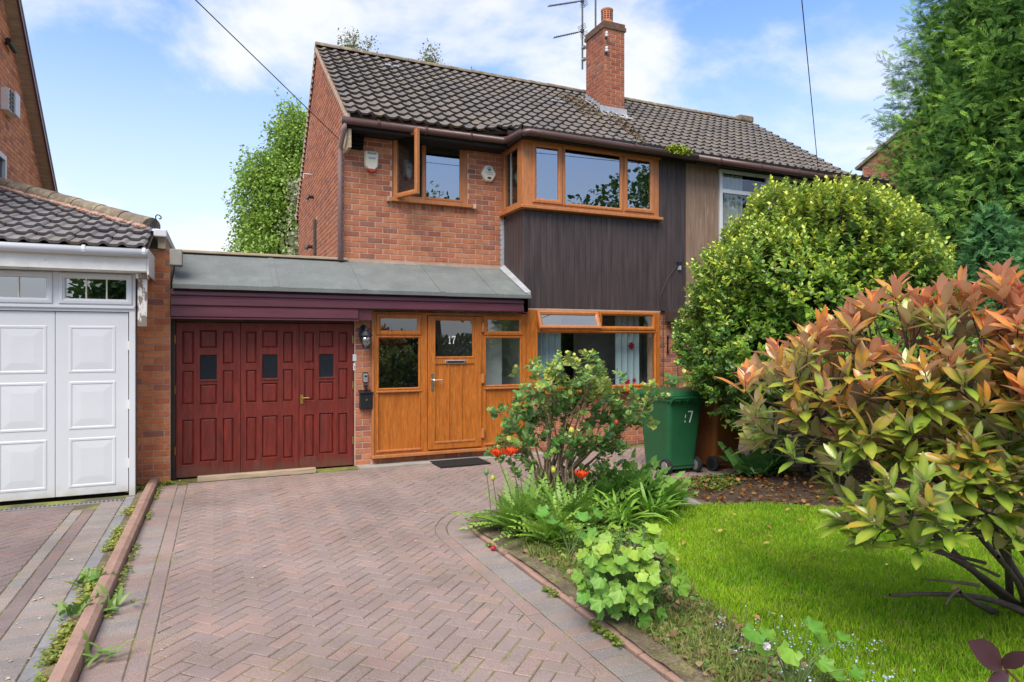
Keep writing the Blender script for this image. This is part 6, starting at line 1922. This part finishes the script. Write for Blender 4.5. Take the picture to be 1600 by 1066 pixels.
for px, py in ((885, 825), (905, 815), (870, 812), (915, 832), (900, 838), (925, 800), (860, 798)):
    p = at_depth(px, py, 5.0); sp.append((p, (rnd.gauss(0, .25), -.4 + rnd.gauss(0, .2), .9), rnd.uniform(.10, .14), 0))
mallow((*at_depth(892, 835, 5.0)[:2], .03), sp, .1, 'young mallow with round crinkled leaves at the foot of the camellia')

# ---- grass, weeds, small flowers, litter
def blades(name, poly_pts, h, w, cols2, m='grass', n_lean=.45, kind='stuff', label=None):
    P = poly_pts; n = len(P)
    a = nr.uniform(0, 6.28, n)
    lean = np.stack([np.cos(a), np.sin(a), np.zeros(n)], 1) * (n_lean * nr.random(n))[:, None]
    D = unit(lean + np.array([0, 0, 1.0]))
    Bm = basis(D, rand_dirs(n, -.3, .3) + np.array([0, 0, .8]))
    T_ = (np.array([(-.5, 0, 0), (.5, 0, 0), (.32, .6, .10), (0, 1, .34)]), np.array([(0, 1, 2, 3)]))
    hh = h * nr.uniform(.5, 1.25, n)
    S3 = np.stack([w * nr.uniform(.7, 1.3, n), hh, hh], 1)
    v, f, c_ = leaves(T_, P, Bm, S3, cols2)
    me = npmesh(name, v, f, c_); me.materials.append(M[m])
    o = link(name, me, M[m]); o['kind'] = 'stuff'
    if label: o['label'] = label
    return o
def sample_poly(poly, n, dens=None):
    xs = [p[0] for p in poly]; ys = [p[1] for p in poly]
    out = []
    while sum(map(len, out)) < n:
        x = nr.uniform(min(xs), max(xs), n * 2); y = nr.uniform(min(ys), max(ys), n * 2)
        k = in_poly(x, y, poly)
        if dens is not None: k &= nr.random(len(x)) < dens(x, y)
        out.append(np.stack([x[k], y[k]], 1))
    return np.concatenate(out)[:n]
def nz(x, y, s_, o=0.0): return np.array([noise_at(a * s_ + o, b * s_) for a, b in zip(x, y)])
LV_ = [(2.55, 1.9), (2.72, 2.9), (2.95, 3.75), (3.25, 4.5), (3.6, 5.05), (4.12, 5.35), (4.45, 5.30), (5.10, 5.06), (5.8, 4.5), (6.3, 3.95), (7.0, 3.7), (7.0, 2.4), (4.8, 1.6), (3.2, 1.5)]
q = sample_poly(LV_, 150000, lambda x, y: np.clip(3.2 / np.hypot(x, y), .25, 1) ** 1.6)
g1 = nz(q[:, 0], q[:, 1], 2.1); g2_ = nz(q[:, 0], q[:, 1], 7.0, 5)
Pg = np.stack([q[:, 0], q[:, 1], np.full(len(q), .025)], 1)
tone = np.clip(.5 + .55 * g1 + .35 * g2_ + .22 * nr.normal(size=len(q)), 0, 1)
cols = mixc((.17, .37, .012), (.40, .59, .03), tone)
dry = (nr.random(len(q)) < .05 + .10 * np.clip(g2_ * 2, 0, 1)); cols[dry] = mixc((.30, .28, .09), (.42, .37, .16), nr.random(dry.sum()))
blades('lawn_grass', Pg, .046, .0046, cols, n_lean=1.0, label='short bright green lawn grass')
# weedy strip of the bed
q = sample_poly([(2.2, 1.7), (2.2, 4.9), (2.6, 5.0), (3.0, 4.4), (3.0, 3.9), (2.78, 3.0), (2.7, 1.8)], 9000, lambda x, y: np.clip(.35 + .9 * np.array([noise_at(a * 4, b * 4) for a, b in zip(x, y)]), .05, 1))
Pg = np.stack([q[:, 0], q[:, 1], np.full(len(q), .03)], 1)
cols = mixc((.13, .23, .03), (.36, .33, .13), np.clip(nr.normal(size=len(q)) * .3 + .5, 0, 1))
blades('bed_grass', Pg, .06, .0045, cols, n_lean=1.1, label='dry and green weedy grass in the flower bed')
def leaf_litter(name, label, q, z, size, cola, colb, m='leaf', up=.8, updir=1.0):
    n = len(q); P = np.stack([q[:, 0], q[:, 1], z + nr.random(n) * .03], 1)
    D = rand_dirs(n, -.15, .6); Bm = basis(D, np.array([0, 0, updir]) + nr.normal(size=(n, 3)) * .4)
    o = foliage(name, M[m], [leaves(LOVAL, P, Bm, size * nr.uniform(.5, 1.3, n), mixc(cola, colb, nr.random(n)))], None)
    o['label'] = label; return o
leaf_litter('fallen_leaves', 'brown and orange fallen leaves on the bare soil', sample_poly([(4.5, 5.4), (4.7, 6.35), (8.5, 6.35), (8.0, 3.9), (6.3, 4.0), (5.75, 4.6), (5.1, 5.15)], 1500), .035, .05, (.16, .055, .02), (.42, .22, .06))
leaf_litter('bed_weeds', 'small green weeds covering the flower bed', np.concatenate([sample_poly([(2.25, 4.6), (2.35, 5.6), (2.8, 5.9), (4.4, 5.9), (4.2, 5.3), (3.6, 4.95), (3.2, 4.5), (2.5, 4.6)], 5200), sample_poly([(2.22, 1.8), (2.22, 4.6), (3.0, 4.4), (2.9, 3.8), (2.75, 2.8), (2.75, 1.8)], 1700)]), .03, .035, (.06, .15, .02), (.21, .34, .06))
leaf_litter('lawn_leaves', 'scattered yellow and brown leaves lying on the lawn', sample_poly(LV_, 70), .06, .045, (.40, .17, .06), (.55, .42, .10))
leaf_litter('bed_litter', 'dry brown leaves and stalks on the bed near the mallow', sample_poly([(2.2, 1.9), (2.2, 4.8), (2.9, 4.2), (2.75, 2.2)], 420), .035, .045, (.20, .10, .05), (.42, .30, .17))
q = sample_poly([(5.0, 5.7), (4.66, 6.35), (5.9, 6.4), (5.6, 5.9)], 900)
leaf_litter('soil_weeds', 'small green weeds at the edge of the bare soil by the bins', q, .03, .035, (.08, .15, .02), (.2, .27, .05))
# weeds on both sides of the left kerb: tufts one can tell apart plus a ground mat
q = []
while len(q) < 2200:
    y = nr.uniform(2.6, 8.75)
    if noise_at(3.3, y * 2.6) + .3 * noise_at(7, y * 9) > -.02: q.append((-.80 + nr.normal() * .028, y))
leaf_litter('kerb_weeds', 'green and yellow weeds growing along the soil strip beside the kerb', np.array(q), .008, .025, (.12, .22, .025), (.42, .38, .08))
q = []
while len(q) < 500:
    y = nr.uniform(2.6, 8.6)
    if noise_at(9.3, y * 2.1) > .08: q.append((-.632 + abs(nr.normal()) * .018, y))
leaf_litter('kerb_foot_weeds', 'small weeds sprouting at the drive side foot of the kerb', np.array(q), .0, .022, (.11, .20, .03), (.34, .33, .08))
q = []
while len(q) < 500:
    y = nr.uniform(1.8, 5.2)
    if noise_at(1.3, y * 2.3) > .12: q.append((2.035 + nr.normal() * .014, y))
leaf_litter('edging_weeds', 'tiny weeds in the joint along the flower bed edging', np.array(q), .0, .022, (.10, .20, .03), (.30, .32, .07))
q = np.stack([nr.normal(size=160) * .05 - .56, 8.76 + nr.normal(size=160) * .03], 1)
leaf_litter('pier_weeds', 'bright yellow green weeds at the foot of the brick pier', q, .0, .03, (.20, .30, .03), (.40, .45, .06))
fern_tuft((-.60, 4.80, .0), 16, .13, 'small green weed sprouting at the foot of the kerb in the middle', 'weed', (.12, .25, .04), (.25, .38, .09), .9, STRAP, 'weed', 'weeds by the kerb', 'leaf', 2.2)
fern_tuft((-.60, 4.10, .0), 14, .12, 'small green weed at the foot of the kerb, the nearest one', 'weed', (.12, .25, .04), (.25, .38, .09), .9, STRAP, 'weed', 'weeds by the kerb', 'leaf', 2.2)
fern_tuft((-.80, 5.35, .01), 18, .10, 'leafy green weed on the soil strip left of the kerb', 'weed', (.12, .25, .04), (.28, .40, .08), .9, frond(4, .4, -.3, .17, .8), 'weed', 'weeds by the kerb')
fern_tuft((-.79, 4.75, .01), 18, .10, 'spreading green weed on the soil strip nearer the camera', 'weed', (.10, .22, .05), (.25, .36, .09), .9, frond(4, .4, -.3, .17, .8), 'weed', 'weeds by the kerb')
fern_tuft((2.26, 3.55, .03), 14, .12, 'little seedling by the bed edging below the mallow', 'weed', (.10, .24, .06), (.2, .36, .10), .9, frond(4, .4, -.3, .17, .8), 'weed', 'weeds by the kerb')
# forget-me-nots
fmn = thing('forget_me_nots', 'patch of tiny pale blue flowers at the bottom of the lawn', 'flowers', (2.65, 2.35, .03))
n = 130
q = sample_poly([(2.35, 1.9), (2.35, 2.75), (2.6, 2.95), (2.95, 2.7), (3.05, 2.3), (2.9, 1.9)], n)
hz_ = nr.uniform(.05, .17, n); P = np.stack([q[:, 0], q[:, 1], .03 + hz_], 1)
FL = (np.array([(math.cos(k * math.pi / 3), math.sin(k * math.pi / 3), 0) for k in range(6)]), np.array([(0, 1, 2, 3), (0, 3, 4, 5)]))
parts = []
for _ in range(3):
    Bm = basis(rand_dirs(n, -.2, .2), np.array([0, -.4, 1.]) + nr.normal(size=(n, 3)) * .4)
    parts.append(leaves(FL, P + nr.normal(size=(n, 3)) * .008, Bm, nr.uniform(.003, .0055, n), mixc((.30, .42, .68), (.60, .68, .80), nr.random(n))))
foliage('flower_heads', M['leaf'], parts, fmn)
mb = MB()
for p in P: mb.tube([(p[0] + rnd.gauss(0, .01), p[1] + rnd.gauss(0, .01), .03), tuple(p)], .0014, 3, cap=False)
mb.build('stems', M['stem'], fmn, kind='stuff')
dd = thing('dandelion_clock', 'round white dandelion seed head beside the small mallow', 'flower', (*at_depth(1198, 1010, 2.95)[:2], .03))
c_ = Vector(at_depth(1198, 1010, 2.95)); MB().tube([(c_.x, c_.y, .03), c_], .002, 5).build('stem', M['stem'], dd)
Pn = np.repeat(np.array([list(c_)]), 120, 0); Bm = basis(rand_dirs(120))
v, f, cc_ = leaves((np.array([(-.03, 0, 0), (.03, 0, 0), (.15, 1, 0), (-.15, 1, 0)]), np.array([(0, 1, 2, 3)])), Pn, Bm, np.full(120, .018), np.full((120, 3), .7))
me = npmesh('seed_head', v, f, cc_); link('seed_head', me, M['leaf'], dd)
rp = thing('rose_petal', 'small crimson flower head dropped on the drive beside the bed', 'flower', (2.02, 4.9, 0))
mb = MB(); mb.ball((2.03, 4.92, .022), .024, 8, 6, (1, 1, .8)); mb.build('flower_head', mat('crimson', (.40, .012, .04), .6, .2, 60), rp, smooth=True)
# fallen petals and leaves on the drives
for nm, lab, q in (('drive_leaves', 'few pale dry leaves scattered on the block paving', sample_poly([(-.3, 2.6), (-.3, 8.5), (4, 8.5), (2.0, 6.4), (1.7, 5), (1.7, 2.6)], 40)), ('kerb_petals', 'pale fallen petals on the grey blocks of the neighbouring drive', sample_poly([(-1.1, 3), (-1.1, 7.5), (-.9, 7.5), (-.9, 3)], 40))):
    P = np.stack([q[:, 0], q[:, 1], np.full(len(q), .006)], 1)
    Bm = basis(rand_dirs(len(q), -.05, .05), np.array([[0, 0, 1.]] * len(q)))
    o = foliage(nm, M['leaf'], [leaves(LOVAL, P, Bm, nr.uniform(.012, .03, len(q)), mixc((.45, .36, .22), (.7, .66, .55), nr.random(len(q))))], None); o['label'] = lab

# ---- the other side of the road (seen as reflections in the windows)
rs = [('broad leafy tree across the road mirrored in the bay window', (24.5, -16, 0), [(21.3, -16, 7.6, 2.3, 2.5, 2.9), (23.8, -16, 8.6, 2.4, 3, 4), (26.5, -16, 9.2, 3, 3, 4.6), (29.5, -16, 7.5, 3, 3, 4.5), (18.6, -16, 7.0, 2.2, 2, 2.4)]),
      ('leafy tree across the road mirrored in the small upper window', (11, -16, 0), [(11, -16, 7.0, 1.8, 2, 2.2), (10.4, -16, 9.0, 1.0, 1, 1.2), (12.2, -16, 5.5, 1.6, 2, 2)]),
      ('bushy tree across the road opposite the white garage', (-3.5, -16, 0), [(-3.5, -16, 3.0, 1.6, 1.8, 1.9), (-2.2, -16, 2.5, 1.5, 1.5, 1.6)]),
      ('low round tree across the road opposite the front door', (17.5, -15, 0), [(17.5, -15, 3.5, 2.6, 2, 2.2), (20, -15, 3.8, 2.5, 2, 2.2)])]
for lab, b, bl in rs:
    crown_tree('street_tree', lab, b, bl, 15000 if len(bl) > 3 else 7000, .30, (.035, .085, .02), (.10, .19, .04), 'trees across the road', .2, 'bark', .1, clump=1.0, shell=.3)
hg = thing('hedge', 'long clipped hedge on the far side of the road', 'hedge', (6, -12, 0))
n = 16000
P = np.stack([nr.uniform(-8, 24, n), -12 + nr.uniform(-.6, .6, n), nr.uniform(.05, 2.0, n)], 1)
P[:, 2] += .15 * np.sin(P[:, 0] * 1.7)
foliage('foliage', M['leaf'], [leaves(LOVAL, P, basis(rand_dirs(n)), .22 * nr.uniform(.6, 1.3, n), mixc((.03, .075, .02), (.08, .16, .035), nr.random(n)))], hg)
